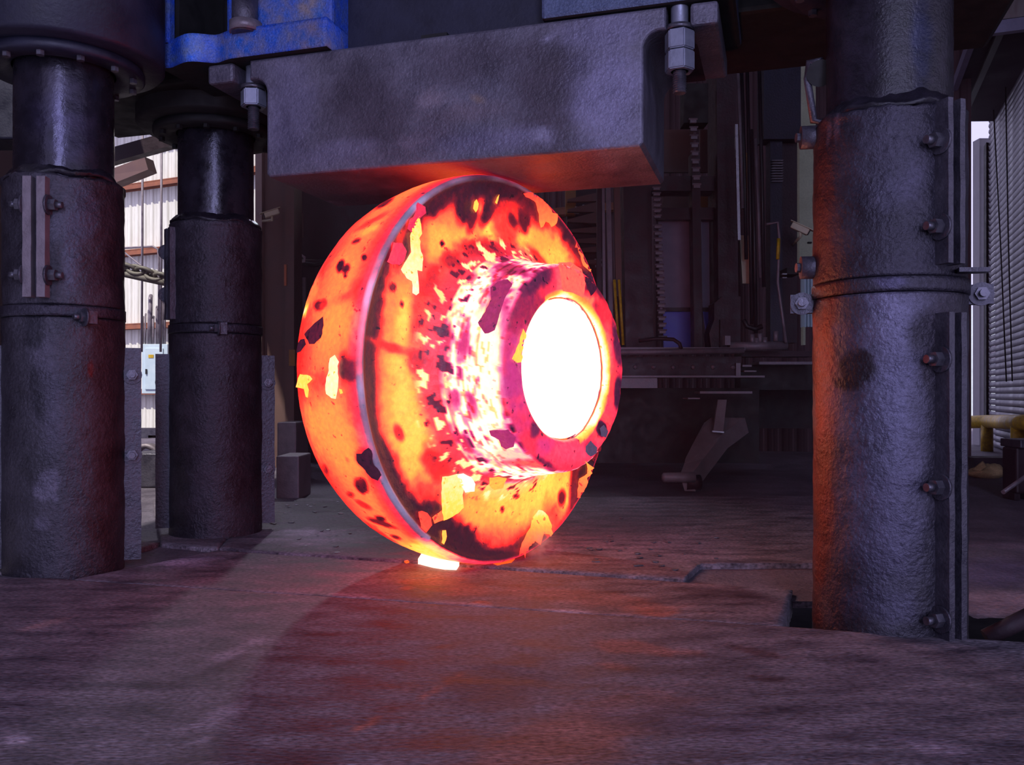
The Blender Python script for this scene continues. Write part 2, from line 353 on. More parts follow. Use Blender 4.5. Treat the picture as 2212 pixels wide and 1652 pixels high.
for pc, pn in ((e1, (e2-e1).cross(V(0, 0, 1))), (e2, (e3-e2).cross(V(0, 0, 1)))):
    bmesh.ops.bisect_plane(bm, geom=bm.verts[:]+bm.edges[:]+bm.faces[:], plane_co=pc, plane_no=pn)
n1_, n2_ = (e2-e1).cross(V(0, 0, 1)), (e3-e2).cross(V(0, 0, 1))
dl = [f for f in bm.faces if (f.calc_center_median()-e1).dot(n1_) > 0 and (f.calc_center_median()-e2).dot(n2_) > 0]
bmesh.ops.delete(bm, geom=dl, context='FACES')
nw = [e for e in bm.edges if e.is_boundary and e.verts[0].co.z > -.05 and e.verts[1].co.z > -.05]
r = bmesh.ops.extrude_edge_only(bm, edges=nw)
for v in [g for g in r['geom'] if isinstance(g, bmesh.types.BMVert)]: v.co.z -= .12
bmesh.ops.recalc_face_normals(bm, faces=bm.faces[:]); bm.to_mesh(back.data); bm.free()
slot = MB(); slot.box((.85, 4.62, -.14), (2.6, 5.4, -.075)).build('deck_slot', M['deck'])
so = bpy.data.objects['deck_slot']; paint(so, [], base=(1.7, 1.45, 1.5), facing=False); tag(so, 'sunken dusty slot floor in the deck beside the right column', 'slot')
# pit lining under the openings
b = MB(); b.box((-6, -1, -.9), (15, 8, -.85)); b.build('pit', M['pitm'], kind='structure')
# left apron beside the left column
o = plate('deck_plate', (G(-260, 1228), G(120, 1243), G(345, 1170), G(60, 1150)), 30, 20, 'steel deck plate around the foot of the left columns')
o2 = plate('deck_plate', (G(348, 1172), G(470, 1184), G(556, 1078), G(330, 1078)), 30, 30, 'steel deck plate under the rear left column, dusty grey')

# ------------------------------------------------------------------ press columns
def frame_of(C):
    d = Vector((-C.x, -C.y, 0)).normalized(); return d, Vector((-d.y, d.x, 0))
def rad(C, th, r=1.0):
    d, rt = frame_of(C); t = math.radians(th); return d*math.cos(t)*r+rt*math.sin(t)*r
def tan_(C, th):
    d, rt = frame_of(C); t = math.radians(th); return -d*math.sin(t)+rt*math.cos(t)
def skin(name, C, R, z0, z1, m, par, nu, nv, amp=.003, rag=0.0, lip=0.0, brushes=(), base=(1, 1, 1)):
    sd = random.random()*50
    def f(u, v):
        th = -2*math.pi*u; z = z0+(z1-z0)*v
        q = V(math.cos(th)*R, math.sin(th)*R, z)
        r = R+amp*nz(q+V(sd, 0, 0), 5)+amp*.6*nz(q+V(0, sd, 0), 19)
        if rag and v > .94: z += rag*(nz(q*6+V(sd, 3, 0))+.4*nz(q*21))*(v-.94)/.06; r += rag*.5*abs(nz(q*9))
        if v == 1.0 and lip: r -= lip
        return C+V(math.cos(th)*r, math.sin(th)*r, z)
    o = grid(name, m, f, nu, nv, par, closed=True)
    bm = bmesh.new(); bm.from_mesh(o.data)
    for zz in (False, True):
        ed = [e for e in bm.edges if e.is_boundary]
        lo = [e for e in ed if (e.verts[0].co.z > (z0+z1)/2) == zz]
        r = bmesh.ops.extrude_edge_only(bm, edges=lo); vs_ = [g for g in r['geom'] if isinstance(g, bmesh.types.BMVert)]
        for v in vs_: v.co.x = C.x+(v.co.x-C.x)*.80; v.co.y = C.y+(v.co.y-C.y)*.80
        break_ = vs_
        bm.faces.new(sorted(vs_, key=lambda v: math.atan2(v.co.y-C.y, v.co.x-C.x)))
    bmesh.ops.recalc_face_normals(bm, faces=bm.faces[:]); bm.to_mesh(o.data); bm.free()
    paint(o, list(brushes), base=base, wob=.45, ws=7)
    return o
def hexbolt(p, ax, r, h, par, name='bolt', m='bolt', washer=1.7, shank=None):
    """hex head standing off at p along ax, with washer as sub-part"""
    ax = Vector(ax).normalized(); b = MB()
    b.cyl(p+ax*.012, p+ax*(h+.012), r, n=6); b.cyl(p+ax*(h+.012), p+ax*(h+.045), r*.55, n=12)
    o = b.build(name, M[m], par)
    MB().cyl(p, p+ax*.012, r*washer, n=20).build('washer', M['flange'], o)
    return o
def flange(C, R, th, z0, z1, par, L=.10, gap=.04, t=.03, bolts=(), both=False, m='flange'):
    rd, tg = rad(C, th), tan_(C, th)
    for sgn in (-1, 1):
        o0 = C+rd*(R-.03)+tg*sgn*gap/2
        b = MB(); n = 26; A = []
        pts = []
        for k in range(n+1):
            z = z0+(z1-z0)*k/n; pts.append((L+.03+.004*nz((z*9, th, sgn)), z))
        poly = [o0+V(0, 0, z0)]+[o0+rd*l+V(0, 0, z) for l, z in pts]+[o0+V(0, 0, z1)]
        b.prism(poly, tg*sgn*t)
        o = b.build('flange_plate', M[m], par)
        if sgn == -1 or both:
            for z in bolts:
                hexbolt(C+rd*(R+L*.45)+tg*sgn*(gap/2+t)+V(0, 0, z), tg*sgn, .032, .035, o)
def lug(C, R, ax, z, par, w=.085, h=.11, t=.05, face=None):
    ax = ax.normalized(); sd = V(-ax.y, ax.x, 0)
    if sd.y > 0: sd = -sd
    o0 = C+ax*(R-.03)-sd*t/2+V(0, 0, z-h/2); b = MB()
    b.prism([o0, o0+ax*(w+.03), o0+ax*(w+.03)+V(0, 0, h), o0+V(0, 0, h)], sd*t)
    o = b.build('clamp_lug', M['flange'], par)
    hexbolt(C+ax*(R+w*.5)+sd*t/2+V(0, 0, z), sd, .030, .022, o)
    return o

R1, R0 = .317, .262
BLUEISH = (1.5, 1.5, 1.75)
def column(C, label, spec, group='press columns'):
    t = thing('press_column', label, 'press column', C, group)
    skin('rod', C, R0, 2.05, 4.6, M[spec.get('rodm', 'rod')], t, 96, 60, amp=.002, brushes=spec.get('rod', ()))
    skin('upper_sleeve', C, R1, 1.49, 2.21, M['sleeve'], t, 128, 60, amp=.006, rag=.03, lip=.02, brushes=spec.get('up', ()), base=spec.get('upb', (1, 1, 1)))
    skin('clamp_band', C, R1+.008, 1.425, 1.485, M['sleeve'], t, 96, 4, amp=.003, brushes=spec.get('band', ()), base=(.8, .78, .85))
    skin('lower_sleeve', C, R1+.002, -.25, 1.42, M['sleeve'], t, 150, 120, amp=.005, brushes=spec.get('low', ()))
    g = MB(); n = 60
    prof = []
    g.lathe([(R0-.02, 2.20), (R0+.055, 2.205), (R0+.04, 2.225), (R0+.012, 2.25), (R0-.02, 2.28)], C, n=90)
    for v in g.b.verts: v.co.z += .035*nz(v.co, 8)+.012*nz(v.co, 30); r = 1+.03*nz(v.co, 12); v.co.x = C.x+(v.co.x-C.x)*r; v.co.y = C.y+(v.co.y-C.y)*r
    go = g.build('grease_collar', M['greasy'], t); paint(go, [])
    return t
CL, CR, CB = V(-2.59, 5.03, 0), V(1.683, 3.885, 0), V(-2.146, 6.30, 0)
RUST_GLOW = (1.9, .46, .28)  # rust mixed with painted orange light from the forging
tl = column(CL, 'front left press column, nearest the left edge, with two bare vertical flange bars', dict(
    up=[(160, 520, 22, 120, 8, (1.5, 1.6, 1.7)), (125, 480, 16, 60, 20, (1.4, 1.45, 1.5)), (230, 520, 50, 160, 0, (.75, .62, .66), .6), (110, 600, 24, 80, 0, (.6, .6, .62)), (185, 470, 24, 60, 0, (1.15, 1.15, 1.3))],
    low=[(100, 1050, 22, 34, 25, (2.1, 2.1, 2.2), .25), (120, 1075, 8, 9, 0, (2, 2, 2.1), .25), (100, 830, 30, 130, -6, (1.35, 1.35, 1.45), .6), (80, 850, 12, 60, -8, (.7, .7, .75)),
         (75, 710, 24, 40, 0, (.5, .5, .55)), (232, 900, 34, 300, 0, (.8, .6, .62), .5), (197, 800, 6, 18, 4, (2.6, .6, .5), .3), (90, 1130, 16, 14, 0, (1.5, 1.5, 1.6))],  # tall right-edge brush paints the forging's red light
    band=[(40, 690, 60, 14, 0, (1, 1, 1.05))], rod=[(135, 260, 60, 90, 0, (1.25, 1.25, 1.6), .6)]))  # rod brush paints its bluish centre highlight
flange(CL, R1, -24, 1.52, 2.17, tl, L=.05, gap=.028, t=.045, bolts=(1.64, 2.02), both=True, m='grey')
flange(CL, R1, 86, .02, 1.27, tl, L=.09, gap=.03, t=.03, bolts=(.64, 1.11))
flange(CL, R1, -94, .02, 1.27, tl, L=.09, gap=.03, t=.03, bolts=(.64, 1.11))
lug(CL, R1, V(.75, -.66, 0), 1.42, tl, w=.06, h=.07)
tb = column(CB, 'rear left press column, standing behind the left nut of the die', dict(
    rod=[], up=[(480, 600, 110, 130, 0, (.72, .58, .62), .6)], low=[(470, 900, 120, 260, 0, (.85, .66, .7), .6), (600, 900, 40, 300, 0, (.9, .55, .55), .6)]))  # red tints paint the forging's glow on this column
flange(CB, R1, -88, .05, 1.28, tb, L=.09, gap=.03, t=.03, bolts=(.45, 1.08))
flange(CB, R1, 92, .05, 1.28, tb, L=.09, gap=.03, t=.03, bolts=(.45, 1.08))
flange(CB, R1, -70, 1.52, 2.16, tb, L=.03, gap=.03, t=.05, bolts=(1.7, 2.0))
lug(CB, R1, V(.45, -.9, 0), 1.45, tb, w=.04, h=.08)
tr = column(CR, 'front right press column, thick and scaly with a rusty, glow-reddened left edge', dict(
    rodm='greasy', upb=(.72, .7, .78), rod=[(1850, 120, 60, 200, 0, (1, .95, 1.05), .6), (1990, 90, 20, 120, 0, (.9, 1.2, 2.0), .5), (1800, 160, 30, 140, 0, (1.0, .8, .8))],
    up=[(1778, 500, 22, 330, 0, (1.1, .5, .45), .6), (1905, 385, 14, 10, 0, (2.4, 2.4, 2.5), .3), (1890, 430, 12, 5, 0, (2.4, 2.4, 2.5), .3), (1808, 270, 6, 36, 6, (2.8, 2.5, 2.5), .25), (1790, 290, 5, 30, 6, (2.4, 2.2, 2.2), .25),  # first brush paints red light along the left edge
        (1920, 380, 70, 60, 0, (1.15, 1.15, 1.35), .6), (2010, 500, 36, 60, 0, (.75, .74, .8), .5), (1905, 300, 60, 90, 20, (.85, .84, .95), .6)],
    band=[(1790, 625, 40, 30, 0, (1.5, .6, .4)), (1928, 610, 34, 12, 0, (1.5, 1.5, 2.0))],
    low=[(1782, 850, 27, 420, 2, RUST_GLOW, .5), (1777, 770, 24, 90, 0, (2.7, .55, .25), .5), (1775, 880, 14, 60, 0, (2.7, .55, .25), .5),  # left edge: rust plus painted glow of the forging
         (1920, 840, 90, 300, 0, (2.0, 2.05, 2.4), .8), (1930, 680, 60, 60, 0, (2.9, 3.0, 3.5), .7), (1935, 880, 30, 120, 0, (2.5, 2.6, 3.1), .8), (1852, 792, 40, 40, 8, (.42, .32, .36), .18), (1836, 830, 30, 14, 8, (.42, .32, .36), .2), (1876, 770, 14, 10, 0, (.45, .34, .38), .2),  # pale centre brushes: scuffed steel plus a painted highlight
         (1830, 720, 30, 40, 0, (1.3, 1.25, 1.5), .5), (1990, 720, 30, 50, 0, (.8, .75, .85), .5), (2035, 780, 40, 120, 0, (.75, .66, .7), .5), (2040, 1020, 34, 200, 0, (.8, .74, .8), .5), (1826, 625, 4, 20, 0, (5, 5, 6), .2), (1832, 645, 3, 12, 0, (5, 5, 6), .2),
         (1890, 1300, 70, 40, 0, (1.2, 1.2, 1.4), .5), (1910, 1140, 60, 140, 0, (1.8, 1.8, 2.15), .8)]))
flange(CR, R1, 42, 1.53, 2.20, tr, L=.065, gap=.035, t=.026, bolts=(1.68, 2.03))
flange(CR, R1, 42, .0, 1.33, tr, L=.072, gap=.035, t=.028, bolts=(.08, .62, 1.14))
flange(CR, R1, -136, .02, 1.33, tr, L=.10, gap=.045, t=.03, bolts=(.62,))
lug(CR, R1, U, 1.43, tr, w=.10, h=.085)
lug(CR, R1, -U, 1.41, tr, w=.10, h=.085)
for py, m in ((295, 'flange'), (577, 'flange')):                          # round lugs on the hidden joint
    p = P(1768, py, 3.95); b = MB(); b.cyl(p+V(.05, 0, 0), p+V(-.075, .02, 0), .052, n=20); s = b.build('round_lug', M[m], tr)
    MB().cyl(p+V(-.075, .02, 0), p+V(-.095, .02, 0), .022, n=8).build('bolt', M['bolt'], s)
MB().tube([P(1790, 262, 4.0), P(1758, 262, 4.05), P(1744, 170, 4.05), P(1748, 135, 4.05), P(1775, 132, 4.0)], .018, n=8).build('strap', M['flange'], tr)
MB().cyl(P(1772, 158, 4.05), P(1772, 158, 4.0), .06, n=18).build('knob', M['black'], tr)
b = MB(); e0 = CR+rad(CR, 60)*(R1-.02)+V(0, 0, 1.50); b.prism([e0, e0+U*.12, e0+U*.12-VV*.06, e0-VV*.09], V(0, 0, .018)).build('ledge_plate', M['flange'], tr)

# ------------------------------------------------------------------ crosshead with the blue foot
ch = thing('press_crosshead', 'massive moving crosshead above the die, dark with a blue left foot', 'crosshead', pf(1, .6, 3.1))
b = MB(); b.box((-2.2, .30, 3.09), (4.2, 1.25, 4.8), PF, .03)
b.build('beam', M['black'], ch)
def housing(C, z, r, m):
    m = 'black' if C is CB else m  # rear housing coloured black in place of the shadow on it
    b = MB(); b.lathe([(R0+.012, z+.05), (r-.02, z+.05), (r, z+.07), (r, z+2.0)], C, n=72); return b.build('guide_housing', M[m], ch)
M['housing'] = mat('dark_blue_housing', '#1b1b2c', '#27273c', rough=.5, metal=.2, scale=5, bump=.25, bscale=40)
for C in (CL, CR, CB):
    housing(C, 2.85, .54, 'housing')
    b = MB(); b.lathe([(R0+.01, 2.86), (R0+.05, 2.84), (.415, 2.84), (.43, 2.855), (.43, 2.885), (.42, 2.90), (.36, 2.92)], C, n=72)
    g = b.build('gland_ring', M['black' if C is CB else 'housing'], ch)
    for k in range(12):
        a = 2*math.pi*(k+.3)/12; p = C+V(math.cos(a)*.375, math.sin(a)*.375, 2.84)
        MB().cyl(p, p-V(0, 0, .025), .022, n=6).build('bolt', M['black' if C is CB else 'bolt'], g)
def foot(name, a0, a1, b0, b1, z0, z1, m, brushes, par):
    nu, nv = 90, 60
    def f(u, v):                                                         # front face with a rolled lower edge
        a = a0+(a1-a0)*u; z = z0+(z1-z0)*v; d = 0
        return pf(a, b0, z)
    b = MB(); b.box((a0, b0, z0), (a1, b1, z1), PF, .02)
    bmesh.ops.subdivide_edges(b.b, edges=[e for e in b.b.edges if e.calc_length() > .3], cuts=24, use_grid_fill=True)
    o = b.build(name, M[m], par); paint(o, brushes)
    o.data.materials.append(M['black'])
    for p in o.data.polygons:
        if p.normal.z < -.6: p.material_index = 1  # undersides coloured black in place of shade
    return o
GREYB = (3.2, 1.6, .75)
# the left foot: lower ledge, upper block set back, pocket and fluted boss
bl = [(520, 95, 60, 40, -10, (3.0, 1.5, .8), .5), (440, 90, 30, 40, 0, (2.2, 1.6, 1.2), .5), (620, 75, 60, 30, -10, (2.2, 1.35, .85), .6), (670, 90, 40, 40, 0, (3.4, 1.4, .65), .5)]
def shade_underside(o):  # blackens downward faces, shade put into the colour
    o.data.materials.append(M['black'])
    for p in o.data.polygons:
        if p.normal.z < -.6: p.material_index = 1
    return o
def wavy(name, a0, a1, z0, z1, m):
    b = MB(); n = 40; poly = []
    for k in range(n+1):
        a = a0+(a1-a0)*k/n; q = -.05-.035*math.exp(-((a+.50)/.085)**2)+.035*math.exp(-((a+.34)/.07)**2)+.02*math.exp(-((a+.67)/.05)**2)
        poly.append(pf(a, q, z0))
    poly += [pf(a1, .5, z0), pf(a0, .5, z0)]
    b.prism(poly, V(0, 0, (z1-z0)*S))
    for k in range(1, 8): bmesh.ops.bisect_plane(b.b, geom=b.b.verts[:]+b.b.edges[:]+b.b.faces[:], plane_co=V(0, 0, pz(z0+(z1-z0)*k/8)), plane_no=V(0, 0, 1))
    for f in b.b.faces: f.smooth = abs(f.normal.z) < .5
    return shade_underside(b.build(name, M[m], ch))
paint(wavy('blue_foot', -.735, .44, 3.05, 3.225, 'blue'), bl+[(415, 88, 22, 50, 0, (3.2, 2.4, 1.5), .5)])  # last brush paints a highlight on the flutes
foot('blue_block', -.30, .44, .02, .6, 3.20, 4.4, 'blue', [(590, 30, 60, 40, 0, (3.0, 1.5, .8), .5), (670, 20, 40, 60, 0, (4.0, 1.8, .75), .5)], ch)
foot('blue_corner', -.735, -.675, -.05, .03, 3.20, 4.4, 'blue', [], ch)
MB().box((-.735, .04, 3.20), (-.66, .42, 4.4), PF).build('pocket_side', M['black'], ch)  # black lining stands in for shade inside the pocket
MB().box((-.67, .30, 3.19), (-.30, .40, 4.4), PF).build('pocket_back', M['black'], ch)
p = pf(-.13, -.03, 3.30); MB().cyl(p-V(0, 0, .1), p+V(0, 0, .13), .075, n=28).build('stub_pin', M['flange'], ch)
p = pf(-.13, -.02, 3.205); MB().cyl(p, p+V(0, 0, .06), .095, n=28).build('pin_collar', M['grey'], ch)
p = pf(-.36, .22, 3.42); MB().cyl(p-V(0, 0, .15), p+V(0, 0, .3), .08, n=24).build('pocket_bolt', M['black'], ch)
M['bgrey'] = mat('worn_bluegrey_paint', '#3d4664', '#56607f', rough=.42, metal=.2, scale=6, bump=.6, bscale=60, tint=True, fine=.3)
foot('right_foot', 1.74, 2.78, -.02, .7, 3.055, 4.4, 'bgrey', [], ch)
MB().box((.44, .22, 3.09), (1.74, .5, 4.4), PF).build('recess_panel', M['housing'], ch)
MB().box((1.0, .05, 3.052), (1.16, .3, 3.085), PF).build('key_block', M['black'], ch)

# ------------------------------------------------------------------ upper die
dt = thing('upper_die', 'big grey die block with rounded corner notches pressing on the forging', 'die', pf(1.15, .42, 2.32))
def die_mesh():
    r = .10; a0, a1, z0, z1, zf = 0.0, 2.30, 2.32, 3.05, 2.93
    n = 10
    prof = [(a0, z0+.02), (a0+.02, z0)]
    for k in range(1, 24): prof.append((a0+.02+(a1-a0-.04)*k/24, z0))
    prof += [(a1-.02, z0), (a1, z0+.02)]
    r = .09
    def arc(cx, cz, t0, t1): return [(cx+r*math.cos(math.radians(t0+(t1-t0)*k/n)), cz+r*math.sin(math.radians(t0+(t1-t0)*k/n))) for k in range(n+1)]
    prof += arc(a1+r, zf-r, 180, 90)
    prof += [(a1+.12, zf), (a1+.12, z1)]
    prof += [(a0-.12, z1), (a0-.12, zf)]
    prof += arc(a0-r, zf-r, 90, 0)
    b = MB(); b.prism([pf(a, 0, z) for a, z in prof], VV*.88*S)
    bmesh.ops.recalc_face_normals(b.b, faces=b.b.faces[:])
    b.b.normal_update()
    ff = [e for e in b.b.edges if len(e.link_faces) == 2 and e.calc_face_angle(0) > 1.2 and (abs((e.verts[0].co-D0).dot(VV)) < 1e-4 and abs((e.verts[1].co-D0).dot(VV)) < 1e-4)]
    bmesh.ops.bevel(b.b, geom=ff, offset=.018, segments=3, affect='EDGES', profile=.5)
    return b
dm = die_mesh(); do = dm.build('block', M['die'], dt)
# a dense skin for the front so that soot, dust stains and painted light have their own outlines
def remesh_front(o):
    bm = bmesh.new(); bm.from_mesh(o.data)
    f = max(bm.faces, key=lambda f: -f.calc_center_median().dot(VV)*1.0+f.calc_area()*5 if abs(f.normal.dot(VV)) > .9 and f.normal.dot(VV) < 0 else -99)
    bmesh.ops.triangulate(bm, faces=[f])
    for k in range(46): bmesh.ops.bisect_plane(bm, geom=bm.verts[:]+bm.edges[:]+bm.faces[:], plane_co=pf(-.2+.058*k, 0, 0), plane_no=U)
    for k in range(20): bmesh.ops.bisect_plane(bm, geom=bm.verts[:]+bm.edges[:]+bm.faces[:], plane_co=V(0, 0, pz(2.34+.036*k)), plane_no=V(0, 0, 1))
    bm.to_mesh(o.data); bm.free()
remesh_front(do)
SOOT = (.50, .44, .46)
paint(do, [(800, 240, 110, 90, 30, SOOT, .6), (1190, 200, 90, 130, 0, (.48, .40, .42), .5), (1010, 130, 120, 50, -6, (.62, .56, .58), .6), (720, 330, 80, 24, -12, (1.15, 1.15, 1.25), .6),
           (935, 215, 30, 18, -10, (1.5, 1.35, 1.25), .5), (1030, 212, 14, 12, 0, (1.9, 1.5, .95), .4), (990, 245, 90, 22, -8, (1.05, .92, .88), .5), (930, 290, 60, 20, -20, (1.1, 1.0, 1.0), .5), (1060, 305, 110, 24, -6, (1.2, 1.18, 1.35), .6),
           (1185, 80, 20, 8, -30, (1.7, 1.7, 1.8), .4), (1170, 290, 20, 14, 30, (1.5, 1.5, 1.6), .4), (620, 240, 50, 120, 0, (1.15, 1.15, 1.3), .6), (1310, 210, 70, 110, 0, (1.5, 1.5, 1.75), .6), (1300, 70, 80, 40, -8, (1.35, 1.35, 1.55), .6), (980, 90, 6, 60, 0, (1.0, .9, .92), .4)])  # paler brushes at both ends paint the light falling there
for a0_, a1_ in ((-.42, -.235), (2.545, 2.69)):                            # ears outside the stud slots
    b = MB(); b.box((a0_, .0, 2.93), (a1_, .84, 3.05), PF, .018); e = b.build('ear', M['die'], dt); paint(e, [])
MB().box((-.25, .26, 2.93), (-.10, .84, 3.05), PF).build('slot_web', M['dark'], dt)
MB().box((2.40, .26, 2.93), (2.56, .84, 3.05), PF).build('slot_web', M['dark'], dt)
def stud(a, bq, ztop, znut, zend, n, label, nutm='nut'):
    ztop, znut, zend = pz(ztop), pz(znut), pz(zend); c = pf(a, bq, 0); c.z = 0; t = thing('stud_bolt', label, 'bolt', c+V(0, 0, znut), 'die clamping studs')
    b = MB(); b.cyl(c+V(0, 0, znut), c+V(0, 0, ztop), .045, n=20); b.build('shank', M['nut'], t)
    b = MB(); prof = []
    z = zend
    while z < znut+.01: prof += [(.030, z), (.036, z+.006)]; z += .012
    b.lathe([(0, zend)]+prof+[(0.03, znut+.02)], c, n=18, smooth=False).build('thread', M['bolt'], t)
    MB().cyl(c+V(0, 0, znut+.104*n-.002), c+V(0, 0, znut+.104*n+.022), .074, n=24).build('washer', M['bolt'], t)
    for k in range(n):
        zz = znut+.104*k; b = MB(); q = (c.normalized()*-1); th = math.atan2(q.y, q.x)
        vsb = len(b.b.verts)
        b.cyl(c+V(0, 0, zz), c+V(0, 0, zz+.098), .079, n=6)
        rot = Matrix.Rotation(th+.30, 4, 'Z')
        for v in b.b.verts:
            w = rot @ (v.co-c); v.co = c+w
        bmesh.ops.bevel(b.b, geom=b.b.edges[:], offset=.006, segments=2, affect='EDGES')
        b.build('nut', M[nutm], t)
    return t
stud(2.485, .06, 3.6, 2.715, 2.60, 2, 'stud bolt with two stacked hex nuts in the right notch of the die')
stud(-.168, .12, 3.05, 2.80, 2.66, 1, 'threaded stud with one hex nut in the left notch of the die')

# ------------------------------------------------------------------ the glowing forging
AX = V(.777, -.629, 0).normalized(); WC = V(-.031, 5.10, 1.139)
PROF = [(0, -.73), (.6, -.73), (.86, -.73), (.92, -.715), (.965, -.69), (1.032, -.62), (1.081, -.52), (1.111, -.42), (1.128, -.32), (1.135, -.22), (1.137, -.13), (1.134, -.05), (1.126, -.016), (1.116, .0), (1.103, -.004), (1.08, -.018),
        (1.03, -.03), (.95, -.035), (.86, -.028), (.78, -.008), (.72, .022), (.67, .065), (.635, .12), (.612, .19), (.598, .27), (.588, .34), (.582, .39), (.574, .425), (.560, .442), (.535, .447), (.47, .445), (.415, .438), (.402, .425), (.396, .40)]
def resample(pr, step):
    out = [pr[0]]
    for a, c in zip(pr, pr[1:]):
        d = math.hypot(c[0]-a[0], c[1]-a[1]); k = max(1, int(d/step))
        out += [(a[0]+(c[0]-a[0])*i/k, a[1]+(c[1]-a[1])*i/k) for i in range(1, k+1)]
    return out
PR = PROF[:2]+resample(PROF[1:], .0125)[1:]
Q = AX.to_track_quat('Z', 'Y').to_matrix()
def forging_mesh(nt=560):
    pr = np.array(PR); k = len(pr); th = np.linspace(0, 2*np.pi, nt, endpoint=False)
    loc = np.zeros((k, nt, 3)); loc[:, :, 0] = pr[:, 0, None]*np.cos(th); loc[:, :, 1] = pr[:, 0, None]*np.sin(th); loc[:, :, 2] = pr[:, 1, None]
    loc = loc.reshape(-1, 3)
    w = loc @ np.array(Q).T + np.array(WC)
    rr = np.repeat(pr[:, 0], nt); ss = np.repeat(pr[:, 1], nt)
    n1 = np.array([nz(p, 7) for p in w]); n2 = np.array([nz(p, 23) for p in w])
    amp = np.where((rr < .70) & (ss > .05), .010, .004)                    # the hub is the roughest
    rdir = w-np.array(WC); rdir -= np.outer(rdir@np.array(AX), np.array(AX)); rdir /= np.maximum(np.linalg.norm(rdir, axis=1), 1e-6)[:, None]
    w += rdir*((n1*.6+n2*.4)*amp)[:, None]+np.outer((n1*.4+n2*.6)*np.where((rr > .4) & (rr < 1.1) & (ss > -.1), .006, .0), np.array(AX))
    i = np.arange(nt); faces = []
    for j in range(k-1):
        a = j*nt+i; b_ = j*nt+(i+1) % nt
        faces.append(np.stack([a, b_, b_+nt, a+nt], 1))
    faces = np.concatenate(faces)
    me = bpy.data.meshes.new('forging'); me.from_pydata(w.tolist(), [], faces.tolist())
    me.polygons.foreach_set('use_smooth', [True]*len(faces)); me.update()
    return me, w, rr, ss, n1, n2
fm, fw, frr, fss, fn1, fn2 = forging_mesh()

def hot_material():
    m = bpy.data.materials.new('hot_scaled_steel'); m.use_nodes = True; nt = m.node_tree; L = nt.links.new; N = nt.nodes.new
    b = nt.nodes['Principled BSDF']; b.inputs['Roughness'].default_value = .42
    tc = N('ShaderNodeTexCoord'); T = N('ShaderNodeAttribute'); T.attribute_name = 'glow_level'; K = N('ShaderNodeAttribute'); K.attribute_name = 'pink'; B = N('ShaderNodeAttribute'); B.attribute_name = 'pale'
    n = N('ShaderNodeTexNoise'); n.inputs['Scale'].default_value = 38; n.inputs['Detail'].default_value = 5; n.inputs['Roughness'].default_value = .6; L(tc.outputs['Object'], n.inputs[0])
    ma = N('ShaderNodeMath'); ma.operation = 'MULTIPLY_ADD'; ma.inputs[1].default_value = .16; L(n.outputs[0], ma.inputs[0])
    sb = N('ShaderNodeMath'); sb.operation = 'SUBTRACT'; sb.inputs[1].default_value = .08; L(T.outputs['Fac'], sb.inputs[0]); 
    sp = N('ShaderNodeTexNoise'); sp.inputs['Scale'].default_value = 26; sp.inputs['Detail'].default_value = 3; L(tc.outputs['Object'], sp.inputs[0])
    spr = N('ShaderNodeMapRange'); spr.inputs[1].default_value = .66; spr.inputs[2].default_value = .72; spr.inputs[3].default_value = 0; spr.inputs[4].default_value = -.22; L(sp.outputs[0], spr.inputs[0])
    ad = N('ShaderNodeMath'); ad.operation = 'ADD'; L(sb.outputs[0], ad.inputs[0]); L(spr.outputs[0], ad.inputs[1]); L(ad.outputs[0], ma.inputs[2])
    def hot(h):
        c = srgb(h); k = min(1, max(0, (c[0]-.55)/.45)); w_ = max(0, (c[2]-.5)/.5); return (c[0]*(.30+.70*k), c[1]*.30*(1+.35*w_), c[2]*.30*(1+.08*w_), 1)
    r1 = ramp(nt, [(p, hot(h)) for p, h in ((0, '#0d0609'), (.10, '#3a0a18'), (.22, '#8c1420'), (.36, '#de2c20'), (.48, '#f2503a'), (.60, '#f98544'), (.72, '#fdb648'), (.84, '#ffee5c'), (.95, '#fffbd0'), (1, '#ffffff'))])
    def warm(h):
        c = srgb(h); w_ = max(0, (min(c)-.6)/.4); return (c[0]*.30*(1+1.8*w_), c[1]*.30*(1+.45*w_), c[2]*.30*(1+.08*w_), 1)
    r2 = ramp(nt, [(p, warm(h)) for p, h in ((0, '#1a0a1a'), (.16, '#571f4a'), (.30, '#a02460'), (.44, '#d0388c'), (.56, '#e06cb4'), (.68, '#eeaccc'), (.80, '#fce8c8'), (.88, '#fffbe8'), (1, '#ffffff'))])
    L(ma.outputs[0], r1.inputs[0]); L(ma.outputs[0], r2.inputs[0])
    mx = N('ShaderNodeMix'); mx.data_type = 'RGBA'; L(K.outputs['Fac'], mx.inputs[0]); L(r1.outputs[0], mx.inputs[6]); L(r2.outputs[0], mx.inputs[7])
    L(mx.outputs[2], b.inputs['Emission Color'])
    b.inputs['Emission Strength'].default_value = 3.3
    bc = N('ShaderNodeMix'); bc.data_type = 'RGBA'; bc.inputs[6].default_value = srgb('#3a2c38'); bc.inputs[7].default_value = srgb('#e4e0f2'); L(B.outputs['Fac'], bc.inputs[0]); L(bc.outputs[2], b.inputs['Base Color'])
    bp = N('ShaderNodeBump'); bp.inputs['Strength'].default_value = .5; bp.inputs['Distance'].default_value = .008; L(n.outputs[0], bp.inputs['Height']); L(bp.outputs[0], b.inputs['Normal'])
    return m
HOT = hot_material(); fm.materials.append(HOT)

